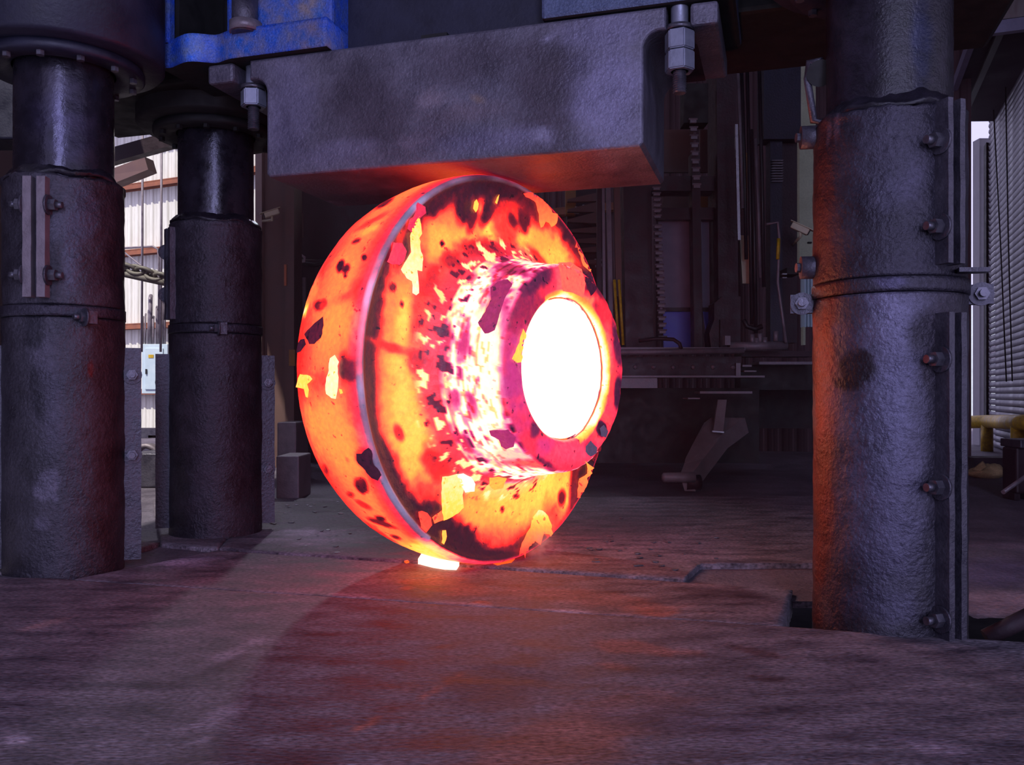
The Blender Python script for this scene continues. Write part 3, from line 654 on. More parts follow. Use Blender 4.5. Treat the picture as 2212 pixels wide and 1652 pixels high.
def heat_forging(me, w, r, s, n1, n2):
    n = len(w); px, py = pix(w)
    dirs = w-np.array(WC); ang = np.degrees(np.arctan2(dirs[:, 2], dirs@np.array([.629, .777, 0])))     # 0 = right, 90 = top
    n3 = np.array([nz(p, 3.2) for p in w]); n4 = np.array([nz(p+np.array([9, 3, 1]), 48) for p in w])
    T = np.zeros(n); K = np.zeros(n); B = np.zeros(n)
    def sm(a, b_, x): t = np.clip((x-a)/(b_-a), 0, 1); return t*t*(3-2*t)
    rim = (s < 0.001) & (r > .85) & ~((r < 1.113) & (s > -.05))
    face = ~rim & (s < .13) & (r > .62) & (s > -.08)
    hub = (r < .66) & (s > .07) & (r > .565)
    end = (s > .40) & (r <= .568)
    # outer rim
    t = .545+.07*n3+.03*n1; t -= .19*sm(-.30, -.60, s); t -= .17*sm(-.16, -.04, s); t += .05*sm(-.4, -.25, s)*sm(-.1, -.2, s)
    T = np.where(rim, t, T); K = np.where(rim, .35*sm(-.10, -.02, s), K)
    lip = (s > -.045) & (r > 1.100); lw = np.where(lip & (s > -.03), 1, 0)*np.clip(.85+.8*n3, 0, 1)*((ang > 75) | (ang < -125)).astype(float)
    B = np.where(lip, lw*np.clip(.75+.9*n1, 0, 1), B); T = np.where(lip, T*(1-.85*lw), T)
    # dish face
    t = .05+.58*sm(1.045, .93, r+.05*n3)+.06*n3+.03*n1
    t -= .22*sm(.80, .70, r+.02*n1)
    T = np.where(face, t, T)
    K = np.where(face, .25*sm(.78, .66, r), K)
    # hub barrel: torn, layered skin, white hot between the layers
    al = np.radians(ang); str_ = np.array([noise.noise(Vector((a*5.5, q*42, 1.7))) for a, q in zip(al, s)]); str2 = np.array([noise.noise(Vector((a*13, q*30, 8.7))) for a, q in zip(al, s)])
    side = sm(60, 130, np.abs(((ang-180+180) % 360)-180)*-1+180)
    t = 1.0+.10*n3-.40*sm(.14, .42, str_)-.32*sm(.16, .40, str2)
    t -= .30*sm(.385, .42, s)
    T = np.where(hub, t, T); K = np.where(hub, .85, K)
    crust = hub & (s < .13); T = np.where(crust, T-.42*sm(.13, .08, s+.05*n1)*np.clip(.75+1.5*n2, .2, 1.2), T); K = np.where(crust, .55, K)
    # end ring
    t = .38+.10*n3+.06*n1
    T = np.where(end, t, T); K = np.where(end, .35, K)
    no = np.empty(n*3, np.float32); me.vertices.foreach_get('normal', no); no = no.reshape(n, 3)
    vis = np.einsum('ij,ij->i', no, np.array([0, 0, CH])-w) > -.05
    def br(x, y, rx, ry, a, val, soft=.4, wob=.5, region=None, pink=None, pale=None):
        nonlocal T, K, B
        ca, sa = math.cos(math.radians(a)), math.sin(math.radians(a)); dx, dy = px-x, py-y
        d = np.sqrt(((dx*ca+dy*sa)/rx)**2+((-dx*sa+dy*ca)/ry)**2)+wob*(n1*.6+n2*.5)
        q = np.clip((1+soft-d)/(2*soft), 0, 1); q = q*q*(3-2*q)*vis
        if region is not None: q = q*region
        T = T*(1-q)+val*q
        if pink is not None: K = K*(1-q)+pink*q
        if pale is not None: B = B*(1-q)+pale*q
    for a in [  # pools and cool bands on the dish face
        (1065, 425, 130, 46, 0, .13, .6), (1235, 500, 42, 90, -32, .16, .6), (1290, 640, 30, 90, -14, .12, .5), (1160, 440, 60, 46, 20, .22, .6), (1000, 440, 20, 50, 8, .26, .6), (1055, 445, 14, 40, 12, .40, .6),
        (955, 475, 44, 30, 0, .56, .7), (955, 520, 44, 40, 0, .74, .7), (1045, 500, 34, 28, 0, .84, .8), (1010, 508, 30, 18, 0, .72, .8), (1135, 510, 22, 32, -25, .80, .8), (1190, 530, 52, 42, 0, .70, .7), (1200, 560, 46, 22, 10, .76, .7), (1095, 525, 18, 60, -18, .42, .7), (1105, 470, 34, 40, 0, .40, .7), (1035, 470, 10, 40, 4, .60, .6), (1020, 470, 10, 34, 12, .18, .5), (1056, 463, 8, 28, 25, .16, .5), (1107, 475, 9, 18, -20, .16, .5),
        (868, 560, 26, 60, 16, .46, .7), (855, 650, 28, 60, 10, .62, .7), (872, 690, 16, 56, 6, .80, .8), (905, 640, 14, 120, 5, .42, .7), (842, 780, 26, 24, 0, .60, .7), (855, 785, 18, 20, 0, .78, .7), (830, 745, 50, 9, 20, .34, .6), (795, 755, 14, 18, 0, .12, .5), (850, 870, 34, 60, 4, .66, .8), (872, 850, 24, 60, 0, .80, .8), (895, 960, 34, 70, -10, .80, .8), (905, 1020, 34, 40, -10, .74, .8), (920, 1070, 40, 30, 30, .40, .7),
        (862, 935, 9, 18, -20, .30, .5), (852, 1005, 9, 24, 5, .36, .6), (955, 1130, 60, 36, 40, .12, .6), (995, 1165, 34, 50, 0, .12, .6), (1040, 1060, 56, 24, 0, .44, .7), (1040, 1110, 60, 50, 0, .70, .8), (1100, 1060, 60, 50, 0, .80, .8), (1120, 1020, 50, 30, 0, .80, .7), (1140, 1070, 50, 40, 0, .78, .8), (1040, 1165, 60, 26, 0, .48, .7), (1180, 1040, 26, 60, 8, .82, .7), (1215, 1060, 18, 60, 6, .78, .7), (1240, 1050, 8, 70, 3, .20, .6), (1213, 1075, 8, 18, 5, .20, .4), (1085, 1100, 4, 6, 0, .2, .4), (1115, 1072, 7, 5, 0, .2, .4), (1110, 1195, 60, 14, 0, .2, .6), (1190, 1130, 20, 40, 0, .5, .7),
        (1040, 540, 60, 20, 5, .28, .5), (975, 560, 24, 24, 0, .26, .5), (930, 600, 20, 40, 25, .30, .6), (905, 780, 22, 30, 0, .30, .5), (940, 1000, 20, 40, -30, .32, .6), (975, 1050, 24, 30, 0, .34, .6), (1090, 1030, 60, 12, 0, .34, .5), (955, 527, 5, 6, 0, .05, .3), (848, 620, 8, 10, 0, .2, .3), (868, 657, 4, 7, 0, .2, .3)]:
        br(*a, region=face.astype(float), wob=.7 if a[2] > 12 else .3)
    for a in [(1075, 402, 150, 24, 2, .05, .5), (1165, 432, 60, 30, 24, .12, .5), (1245, 510, 26, 76, -32, .08, .5), (1000, 440, 17, 44, 4, .10, .4), (1130, 475, 13, 26, -14, .14, .4), (1055, 440, 10, 40, 20, .10, .4), (935, 440, 34, 26, -40, .10, .5), (885, 520, 12, 60, 24, .12, .5), (805, 640, 11, 90, 14, .05, .5), (795, 850, 14, 110, -2, .06, .5), (830, 1000, 16, 90, -24, .06, .5), (900, 1110, 22, 60, -42, .06, .5),
              (955, 1135, 50, 34, 42, .07, .45), (1000, 1180, 56, 36, 20, .07, .45), (1085, 1200, 70, 12, 0, .08, .4), (1165, 560, 9, 40, -40, .34, .6), (1290, 690, 18, 60, -10, .10, .5)]:
        br(*a, region=face.astype(float), wob=.6)
    for a in [  # outer rim
        (658, 660, 9, 24, 14, .95, .4), (672, 628, 14, 34, 18, .60, .5), (735, 573, 8, 14, 22, .10, .35), (748, 580, 7, 11, 30, .14, .35), (787, 556, 6, 7, 30, .10, .35), (746, 596, 4, 5, 0, .16, .4),
        (690, 660, 12, 12, 0, .05, .35), (700, 655, 8, 10, 0, .12, .4), (735, 725, 5, 11, 0, .30, .4), (780, 625, 30, 22, -40, .36, .6), (750, 640, 40, 10, -25, .40, .6), (780, 1048, 13, 19, -28, .12, .3), (750, 993, 4, 7, -20, .2, .4), (704, 1015, 5, 12, -20, .2, .4), (756, 1068, 9, 6, 20, .25, .4), (785, 1090, 20, 5, 28, .3, .5),
        (690, 845, 40, 34, 0, .32, .6), (660, 930, 7, 40, -8, .34, .6), (825, 1130, 30, 5, 18, .2, .4), (822, 1120, 10, 5, 20, .12, .4), (855, 1160, 14, 4, 20, .2, .4), (800, 1150, 50, 14, 30, .22, .4), (950, 1195, 60, 14, 8, .74, .7), (920, 1185, 40, 18, 10, .84, .7), (800, 495, 22, 6, -28, .70, .4), (800, 480, 40, 5, -30, .40, .5), (830, 440, 20, 5, -30, .2, .4), (770, 520, 10, 4, -30, .2, .4),
        (780, 985, 16, 20, 0, .05, .3), (800, 1005, 14, 18, -30, .06, .35), (812, 1030, 14, 14, 0, .34, .4), (742, 790, 12, 30, 0, .10, .5), (760, 800, 14, 26, 0, .16, .5), (800, 700, 26, 120, 4, .44, .7), (730, 700, 40, 60, 0, .66, .8), (700, 900, 44, 60, 0, .66, .8), (740, 960, 40, 60, -20, .66, .8)]:
        br(*a, region=rim.astype(float), wob=.5)
    hr = hub.astype(float)
    for a in [(1070, 640, 30, 60, 12, .24, .4), (1100, 580, 50, 14, 4, .30, .5), (1050, 650, 14, 20, 0, .36, .5), (1085, 690, 16, 40, 8, .34, .5), (1000, 740, 14, 40, 8, .42, .5), (960, 740, 10, 60, 14, .34, .5), (940, 790, 16, 60, 0, .48, .6), (1090, 940, 26, 12, 20, .26, .4), (1020, 870, 10, 30, -16, .40, .5), (985, 860, 12, 18, 0, .44, .5), (1010, 960, 40, 14, 40, .34, .5), (965, 930, 20, 30, -20, .36, .6), (1110, 985, 70, 14, 8, .76, .7), (1160, 1000, 60, 8, 0, .42, .6), (1060, 760, 30, 140, 0, .95, .7), (960, 640, 30, 50, 20, 1.0, .6), (1040, 560, 60, 8, -4, .5, .5), (1090, 780, 9, 120, 0, .52, .6)]:
        br(*a, region=hr, wob=.9)
    br(1170, 1000, 80, 10, 0, .5, .6, region=hr, pink=.2)
    er = end.astype(float)
    hs = hub & (s > .16)
    gr = hs & (np.abs(np.array([noise.noise(Vector((a*3.0, q*60, 4.4))) for a, q in zip(al, s)])) < .06); T = np.where(gr, T-.16, T); K = np.where(gr, .35, K)
    for a, pk in [((1120, 800, 40, 130, 0, .42, .6), .95), ((1120, 650, 50, 60, 25, .26, .5), .7), ((1160, 600, 40, 30, -20, .16, .5), .7), ((1230, 610, 34, 44, 0, .52, .5), .25), ((1285, 640, 20, 40, -25, .14, .4), .3), ((1310, 690, 16, 50, -18, .36, .5), .2), ((1335, 740, 12, 50, -6, .16, .4), .6), ((1320, 830, 14, 50, 0, .44, .5), .15), ((1335, 850, 8, 40, 5, .10, .4), .6), ((1300, 920, 16, 40, 20, .46, .5), .2), ((1300, 925, 10, 14, 0, .06, .3), .6), ((1272, 968, 13, 15, 0, .06, .3), .6), ((1230, 975, 60, 26, 0, .46, .6), .45), ((1175, 960, 20, 20, 0, .42, .5), .8), ((1155, 930, 10, 20, 10, .2, .4), .9), ((1310, 760, 12, 60, 0, .55, .5), .2), ((1165, 1000, 40, 10, 20, .2, .5), .6), ((1265, 650, 26, 20, 20, .60, .5), .1)]:
        br(*a, region=er, pink=pk, wob=.7)
    halo = end & (r < .432) & (ang > -75) & (ang < 120); T = np.where(halo, np.clip(.84-.25*n1+(.415-r)*9, .6, 1), T); K = np.where(halo, 0, K)
    # cool grains everywhere on the skin, hot cracks in the crust
    n5 = np.array([nz(p+np.array([3, 7, 1]), 12) for p in w])+.5*np.array([nz(p, 31) for p in w])
    cw = np.where((r > .60) & (r < .80) & (s < .15) & (s > -.03), 1.0, 0)*sm(.79, .74, r+.03*n1)
    bit = sm(.30, .36, n5)*cw; cold = sm(-.32, -.42, n5)*cw
    T = T*(1-bit)+(.86+.1*n3)*bit; K = K*(1-bit)+.3*bit; T = T*(1-cold)+.16*cold
    for nm, a in (('glow_level', T), ('pink', K), ('pale', B)):
        at = me.attributes.new(nm, 'FLOAT', 'POINT'); at.data.foreach_set('value', np.clip(a, 0, 1.1).astype(np.float32))
ft = thing('forging', 'red-hot round steel forging with a hub, squeezed between die and deck', 'forging', (WC.x, WC.y, 0))
heat_forging(fm, fw, frr, fss, fn1, fn2)
fo = put('body', fm, ft)
# the white-hot bore
def emit(name, col, st):
    m = bpy.data.materials.new(name); m.use_nodes = True; b = m.node_tree.nodes['Principled BSDF']
    b.inputs['Base Color'].default_value = col; b.inputs['Emission Color'].default_value = col; b.inputs['Emission Strength'].default_value = st; return m
WHITE = emit('white_hot_steel', (1, .62, .42, 1), 2.6)
b = MB(); b.lathe([(.390, .400), (.386, .37), (.384, .25), (.380, .12), (.36, .08), (.2, .07), (0.001, .07)], WC, AX, n=96)
b.build('bore', WHITE, ft)

bvh = BVHTree.FromPolygons([Vector(v) for v in fw.tolist()], [tuple(p.vertices) for p in fm.polygons])
def flake(poly, heat, name='scale_flake', lift=.010, heat2=None, pink=0.0, pale=0.0, jag=2.0):
    """a loose plate of scale whose outline is laid on the hot surface, with its own thickness"""
    pts = []
    for (x0, y0), (x1, y1) in zip(poly, poly[1:]+poly[:1]):
        k = max(1, int(math.hypot(x1-x0, y1-y0)/7))
        for i in range(k):
            x, y = x0+(x1-x0)*i/k, y0+(y1-y0)*i/k
            pts.append((x+jag*nz((x*.13, y*.13, 0)), y+jag*nz((x*.13, y*.13, 9))))
    def hit(x, y):
        d = (P(x, y, 1.0)-V(0, 0, CH)).normalized(); h = bvh.ray_cast(V(0, 0, CH), d); return h
    bm = bmesh.new(); vs_ = []
    for x, y in pts:
        v = bm.verts.new((x, y, 0)); vs_.append(v)
    f = bm.faces.new(vs_); bmesh.ops.triangulate(bm, faces=[f], ngon_method='BEAUTY')
    for _ in range(2): bmesh.ops.subdivide_edges(bm, edges=[e for e in bm.edges if e.calc_length() > 9], cuts=1); bmesh.ops.triangulate(bm, faces=bm.faces[:])
    px_ = {}
    bad = []
    for v in bm.verts:
        h = hit(v.co.x, v.co.y); px_[v.index] = (v.co.x, v.co.y)
        if h[0] is None: bad.append(v); continue
        nn = h[1] if h[1].dot(-h[0]+V(0, 0, CH)) > 0 else -h[1]
        v.co = h[0]+nn*(lift*(1+.5*nz((h[0].x*9, h[0].y*9, h[0].z*9))))
    if bad: bmesh.ops.delete(bm, geom=bad, context='VERTS')
    if not bm.faces: bm.free(); return
    bmesh.ops.recalc_face_normals(bm, faces=bm.faces[:])
    if sum(f.normal.dot(V(0, 0, CH)-f.calc_center_median()) for f in bm.faces) < 0: bmesh.ops.reverse_faces(bm, faces=bm.faces[:])
    ed = [e for e in bm.edges if e.is_boundary]; r = bmesh.ops.extrude_edge_only(bm, edges=ed)
    for v in [g for g in r['geom'] if isinstance(g, bmesh.types.BMVert)]:
        d = (v.co-V(0, 0, CH)).normalized(); v.co += d*(lift*1.6)
    me = bpy.data.meshes.new(name); bm.to_mesh(me); bm.free(); me.materials.append(HOT)
    n = len(me.vertices); co = np.empty(n*3, np.float32); me.vertices.foreach_get('co', co); co = co.reshape(n, 3); X_, Y_ = pix(co)
    y0, y1 = min(p[1] for p in poly), max(p[1] for p in poly)
    hv = np.full(n, heat, np.float32) if heat2 is None else (heat+(heat2-heat)*np.clip((Y_-y0)/(y1-y0), 0, 1)).astype(np.float32)
    for nm, a in (('glow_level', hv), ('pink', np.full(n, pink, np.float32)), ('pale', np.full(n, pale, np.float32))):
        at = me.attributes.new(nm, 'FLOAT', 'POINT'); at.data.foreach_set('value', a)
    return put(name, me, ft)
def A(pts, ox, oy, s): return [(ox+x/s, oy+y/s) for x, y in pts]
c1 = lambda p: A(p, 620, 360, 3.755)
c2 = lambda p: A(p, 900, 360, 3.754)
c3 = lambda p: A(p, 620, 800, 3.755)
c4 = lambda p: A(p, 900, 800, 3.592)
flake(c1([(1060, 400), (1075, 470), (1082, 540), (1065, 580), (1075, 690), (1092, 720), (1088, 850), (1050, 840), (1060, 930), (1062, 1030), (1040, 1047), (1010, 1025), (1005, 930), (960, 905), (915, 830), (940, 780), (980, 720), (1000, 690), (990, 640), (985, 560), (1000, 500)]), .84, heat2=.96)
flake(c1([(1060, 300), (1110, 320), (1120, 370), (1070, 410), (1050, 430), (1000, 540), (960, 500), (975, 430), (1010, 400)]), .36, pink=.5)
flake(c1([(850, 610), (920, 620), (960, 690), (940, 760), (900, 800), (840, 790), (800, 770), (820, 700)]), .40, pink=.4)
flake(c2([(860, 215), (905, 205), (960, 210), (1040, 260), (1145, 345), (1135, 430), (1110, 480), (1080, 488), (1065, 455), (1035, 445), (1020, 485), (1000, 492), (985, 450), (980, 380), (955, 290), (925, 262), (880, 250)]), .45, heat2=.66)
flake(c2([(1300, 560), (1330, 560), (1340, 620), (1395, 680), (1445, 760), (1440, 810), (1405, 850), (1340, 800), (1320, 720), (1310, 700), (1300, 650), (1280, 655), (1290, 610)]), .42, heat2=.66)
flake(c2([(455, 285), (475, 270), (490, 300), (485, 350), (465, 370), (450, 340)]), .82)
flake(c2([(625, 290), (640, 250), (662, 225), (655, 275), (640, 305)]), .80)
flake(c4([(925, 1080), (960, 1080), (1000, 1130), (1025, 1200), (1040, 1270), (1078, 1315), (1000, 1390), (930, 1420), (870, 1450), (775, 1440), (790, 1370), (820, 1290), (860, 1215), (880, 1130)]), .92, heat2=.40, lift=.02)
flake(c4([(190, 820), (240, 815), (300, 800), (345, 830), (360, 900), (350, 960), (360, 1060), (320, 1100), (250, 1140), (200, 1165), (185, 1100), (185, 1000)]), .90, heat2=.82)
flake(c4([(300, 800), (360, 790), (420, 820), (450, 870), (440, 930), (370, 940), (350, 900)]), 1.0)
flake(c4([(1300, 700), (1330, 730), (1370, 760), (1440, 760), (1420, 830), (1385, 880), (1340, 960), (1320, 1020), (1285, 1030), (1240, 1020), (1245, 900), (1255, 840), (1320, 800), (1320, 760)]), .74, heat2=.50)
flake(c4([(1400, 600), (1470, 520), (1480, 620), (1450, 740), (1400, 740), (1350, 690)]), .20)
flake(c4([(0, 1100), (30, 1085), (75, 1105), (105, 1145), (110, 1200), (60, 1260), (20, 1220)]), .46)
flake(c4([(110, 1140), (180, 1085), (195, 1160), (130, 1190)]), .58)
flake(c4([(190, 1240), (220, 1235), (222, 1290), (205, 1355), (185, 1340)]), .78)
flake(c4([(560, 820), (640, 815), (700, 830), (660, 900), (600, 920), (555, 880)]), .74)
flake([(717, 772), (727, 768), (737, 781), (733, 790), (735, 815), (733, 835), (729, 861), (719, 860), (709, 849), (705, 840), (708, 816), (712, 800)], .94)
flake(c3([(90, 130), (120, 30), (200, 40), (220, 70), (180, 110), (195, 160), (185, 220), (165, 215), (155, 150), (120, 140)]), .84)
flake(c3([(430, 150), (455, 150), (465, 180), (440, 190)]), .8)
flake(c1([(300, 1215), (305, 1290), (280, 1390), (230, 1440), (190, 1440), (170, 1390), (150, 1360), (200, 1300)]), .13, name='scale_patch', lift=.006, pink=.2)
flake(c1([(115, 1400), (150, 1400), (160, 1440), (120, 1500), (85, 1510), (95, 1430)]), .10, name='scale_patch', lift=.006, pink=.2)
flake(c3([(565, 670), (610, 670), (665, 620), (690, 650), (700, 740), (770, 840), (740, 890), (690, 870), (620, 780), (580, 750)]), .07, name='scale_patch', lift=.006, pink=.2)
flake(c4([(570, 460), (600, 455), (660, 460), (720, 450), (745, 490), (770, 510), (755, 580), (700, 600), (660, 580), (640, 530), (580, 500)]), .34, name='scale_patch', lift=.008, pink=1.0)
flake(c2([(600, 990), (660, 940), (740, 920), (780, 960), (720, 1080), (680, 1200), (640, 1330), (560, 1360), (500, 1270), (560, 1180), (610, 1080)]), .30, name='scale_patch', lift=.008, pink=1.0)
flake(c2([(1140, 780), (1240, 770), (1330, 830), (1360, 950), (1340, 1060), (1250, 1020), (1180, 1010), (1160, 900)]), .54, lift=.008, pink=.15)
flake(c2([(1350, 870), (1400, 870), (1470, 930), (1440, 1010), (1400, 1050), (1370, 980)]), .10, name='scale_patch', lift=.008, pink=.3)
flake(c2([(850, 1310), (880, 1360), (870, 1480), (840, 1580), (800, 1590), (760, 1560), (790, 1500), (820, 1420)]), .80, lift=.008)
flake(c4([(1300, 590), (1340, 545), (1390, 600), (1385, 640), (1340, 670), (1300, 630)]), .05, name='scale_patch', lift=.01, pink=.6, pale=.3)
flake(c4([(1410, 450), (1440, 420), (1475, 470), (1460, 520), (1420, 510)]), .05, name='scale_patch', lift=.01, pink=.6, pale=.3)

# glowing crumb of scale on the deck
b = MB(); poly = [G(x, y) for x, y in ((903, 1218), (912, 1203), (940, 1200), (962, 1208), (992, 1222), (986, 1231), (960, 1230), (935, 1226))]
b.prism(poly, V(0, 0, .03)); o = b.build('scale_lump', WHITE); tag(o, 'glowing white lump of scale on the deck under the forging', 'scale lump')
MOLT = emit('orange_hot_scale', srgb('#ff5a1c'), .9)
for poly_, lab in (([(1060, 1216), (1085, 1210), (1112, 1208), (1105, 1215), (1075, 1221)], 'thin red-hot scale sliver under the front rim of the forging'), ([(873, 1214), (880, 1212), (884, 1215), (877, 1217)], 'tiny hot scale crumb left of the glowing lump')):
    b = MB(); b.prism([G(x, y) for x, y in poly_], V(0, 0, .008)); tag(b.build('scale_sliver', MOLT), lab, 'scale sliver')

# scale chips lying about
def chip_mesh(k, m):
    b = MB(); n = 6; rr = [random.uniform(.6, 1.2) for _ in range(n)]
    b.prism([V(math.cos(2*math.pi*i/n)*rr[i], math.sin(2*math.pi*i/n)*rr[i]*.8, 0) for i in range(n)], V(0, 0, .16)); return b.mesh('scale_chip', m)
chips = [chip_mesh(k, M['chip']) for k in range(4)]+[chip_mesh(k, M['brightchip']) for k in range(2)]
def chips_at(n, x0, x1, y0, y1, s, label, group, kinds, fixed=()):
    spots = list(fixed)+[(random.uniform(x0, x1), random.uniform(y0, y1)) for _ in range(n)]
    for (x, y) in spots:
        p = G(x, y); o = bpy.data.objects.new('scale_chip', chips[random.choice(kinds)]); COL.objects.link(o)
        q = s*random.uniform(.6, 1.5); o.location = (p.x, p.y, .003); o.scale = (q, q, min(q, .04)); o.rotation_euler = (random.uniform(-.08, .08), random.uniform(-.1, .1), random.uniform(0, 6.28))
        tag(o, label, 'scale chip', group)
chips_at(22, 1270, 1560, 1150, 1232, .022, 'flat grey scale chip on the deck right of the forging', 'scale chips right of the forging', (0, 1, 2, 3), [(1412, 1172), (1405, 1187), (1478, 1197), (1538, 1192), (1310, 1172), (1415, 1214), (1342, 1120), (1604, 1160)])
chips_at(18, 612, 745, 1082, 1112, .018, 'pale glinting scale chip on the deck left of the forging', 'scale chips left of the forging', (3, 4, 5))
chips_at(12, 560, 760, 1125, 1205, .018, 'grey scale chip lying before the rear left column', 'scale chips before the rear column', (0, 1, 2))

# ------------------------------------------------------------------ background, left
t = thing('steel_column', 'brown steel building column behind the rear left press column', 'column', (X(600, 12), 12, 0))
MB().box((X(568, 12), 12.0, -.05), (X(622, 12), 12.04, 9)).build('web', M['column'], t)
MB().box((X(556, 12), 11.9, -.05), (X(570, 12), 12.3, 9)).build('flange', M['pale'], t)
MB().box((X(622, 12), 11.85, -.05), (X(641, 12), 12.3, 9)).build('flange', M['column'], t)
MB().box((X(620.5, 12), 11.83, Z(620, 12)), (X(625.5, 12), 11.85, Z(575, 12))).build('orange_label', M['orange'], t, label='faded orange vertical label')
def cctv(cx, cy, Y, dx, dy, L_, wd, label, mnt, mY):
    c = P(cx, cy, Y); d = V(dx, -.25, dy).normalized()
    t = thing('security_camera', label, 'camera', c)
    q = d.to_track_quat('X', 'Z').to_matrix().to_4x4(); q.translation = c
    b = MB(); b.box((-L_/2, -wd/2, -wd*.42), (L_/2, wd/2, wd*.42), q, .012).build('housing', M['camera'], t)
    MB().box((-L_/2-.03, -wd*.6, wd*.42), (L_/2+.05, wd*.6, wd*.50), q).build('sun_shield', M['camera'], t)
    MB().box((L_/2-.005, -wd*.35, -wd*.3), (L_/2+.01, wd*.35, wd*.3), q).build('lens', M['black'], t)
    MB().tube([c-V(0, 0, wd*.4), c-V(-.01, 0, wd*1.0), P(*mnt, mY)], .018, n=8).build('bracket', M['camera'], t)
cctv(587, 461, 11.6, -.8, -.32, .20, .085, 'beige security camera mounted on the brown column', (565, 478), 11.95)
cctv(1728, 494, 10.5, .8, -.45, .22, .09, 'beige security camera beside the cream column on the right', (1712, 530), 11.25)
# electrical panel with conduits
pw = P(333, 795, 20.6)
t = thing('electrical_panel', 'pale blue electrical panel on the back wall between the left columns', 'electrical panel', (pw.x, pw.y, Z(850, 20.6)))
MB().box((X(306, 20.6), 20.6, Z(850, 20.6)), (X(362, 20.6), 20.8, Z(743, 20.6)), None, .01).build('cabinet', M['panel'], t)
MB().box((X(314, 20.6), 20.57, Z(841, 20.6)), (X(353, 20.6), 20.6, Z(752, 20.6)), None, .006).build('door', M['panel'], t)
MB().box((X(316, 20.6), 20.54, Z(808, 20.6)), (X(319, 20.6), 20.58, Z(797, 20.6))).build('handle', M['black'], t)
MB().box((X(322, 20.6), 20.56, Z(773, 20.6)), (X(333, 20.6), 20.572, Z(766, 20.6))).build('sticker', M['yellow'], t, label='yellow warning sticker')
cd = thing('conduit_run', 'bundle of grey conduits rising from the electrical panel', 'conduits', (pw.x, 20.9, Z(742, 20.7)))
for px_, y1, r in ((309, 690, .022), (314, 684, .022), (320, 676, .02), (325, 645, .05), (331, 690, .03), (338, 668, .025), (342, 672, .025), (346, 610, .025), (351, 640, .04), (356, 650, .03)):
    MB().tube([P(px_, 748, 20.75), P(px_, y1+30, 20.75), P(px_, y1, 20.75), P(px_+1, y1-6, 20.9)], r, n=8).build('conduit', M['grey'], cd)
for px_, lab in ((308, 'left'), (349, 'right')):
    o = MB().tube([P(px_, 240, 19.5), P(px_-.5, 500, 19.5), P(px_-2, 760, 19.5)], .028, n=8).build('hanging_cable', M['grey']); tag(o, f'thin vertical cable before the corrugated wall, {lab} one of two', 'cable')
o = MB().tube([P(240, 522, 19.8), P(300, 570, 19.6), P(372, 618, 19.4)], .02, n=6).build('guy_wire', M['grey']); tag(o, 'thin slanting wire before the corrugated wall', 'wire')
o = MB().tube([P(250, 537, 20), P(330, 532, 20), P(341, 538, 20), P(343, 560, 20), P(343, 700, 20)], .025, n=8).build('bent_conduit', M['grey']); tag(o, 'bent grey pipe dropping from the lower girt', 'pipe')
# chain lying on a porter bar
o = MB().tube([P(150, 566, 9.0), P(270, 592, 9.0), P(420, 625, 9.0)], .033, n=16).build('porter_bar', M['chain']); MB().cyl(V(X(160, 9), 9, -.03), P(160, 572, 9.0), .05, n=12).build('stand_leg', M['dark'], o); MB().cyl(V(X(415, 9), 9, -.03), P(415, 628, 9.0), .05, n=12).build('stand_leg', M['dark'], o); tag(o, 'round steel bar slanting behind the left columns', 'bar')
ct = thing('heavy_chain', 'heavy steel chain lying along the bar between the left columns', 'chain', P(300, 582, 9.0))
for k in range(9):
    px_ = 215+k*19.5; py_ = 566+(px_-215)*.215-(.0 if k < 6 else -4); c = P(px_, py_, 9.0); b = MB(); pts = []
    e1 = V(1, 0, -.2).normalized(); e2 = V(0, -.75, .66) if k % 2 else V(0, .55, .83)
    for j in range(17):
        a = 2*math.pi*j/16; pts.append(c+e1*(.085*math.cos(a))+e2*(.052*math.sin(a)))
    b.tube(pts, .021, n=8, caps=False).build('link', M['chain'], ct)
b = MB(); b.prism([P(190, 418, 17.4), P(320, 366, 16.8), P(312, 338, 16.8), P(190, 384, 17.4)], V(.05, .3, 0)); o = b.build('duct_box', M['column']); tag(o, 'brown steel duct high before the corrugated wall', 'duct')
b = MB(); b.prism([P(200, 330, 15), P(420, 268, 14.4), P(420, 300, 14.4), P(200, 362, 15)], V(0, .2, 0)); o = b.build('crane_girder', M['dark']); tag(o, 'dark girder high behind the front left column', 'girder')
b = MB(); b.box((X(-60, 8), 8, Z(300, 8)), (X(60, 8), 8.4, Z(165, 8)), None, .02); o = b.build('blue_beam', M['housing']); tag(o, 'dark blue steel beam at the left edge behind the column', 'beam')
# blocks on the floor between the left columns
b = MB(); b.box((X(285, 9.5), 9.5, -.03), (X(345, 9.5), 10.2, Z(978, 9.5)), None, .02); o = b.build('steel_block', M['flange']); tag(o, 'grey steel block on the floor seen between the left columns', 'steel block')
b = MB(); c = P(318, 975, 11.0); c.z = .17; b.lathe([(.14, -.08), (.2, -.08), (.2, .08), (.14, .08), (.14, -.08)], c, (0, -1, 0), n=28); o = b.build('steel_ring', M['grey']); tag(o, 'steel ring standing behind the block between the left columns', 'ring')
b = MB(); b.box((X(320, 20.2), 20.2, -.03), (X(345, 20.2), 20.7, Z(940, 20.2))).box((X(290, 20.2), 20.2, -.03), (X(360, 20.2), 20.6, Z(925, 20.2))); o = b.build('kerb', M['flange']); tag(o, 'low grey kerb at the foot of the corrugated wall', 'kerb')
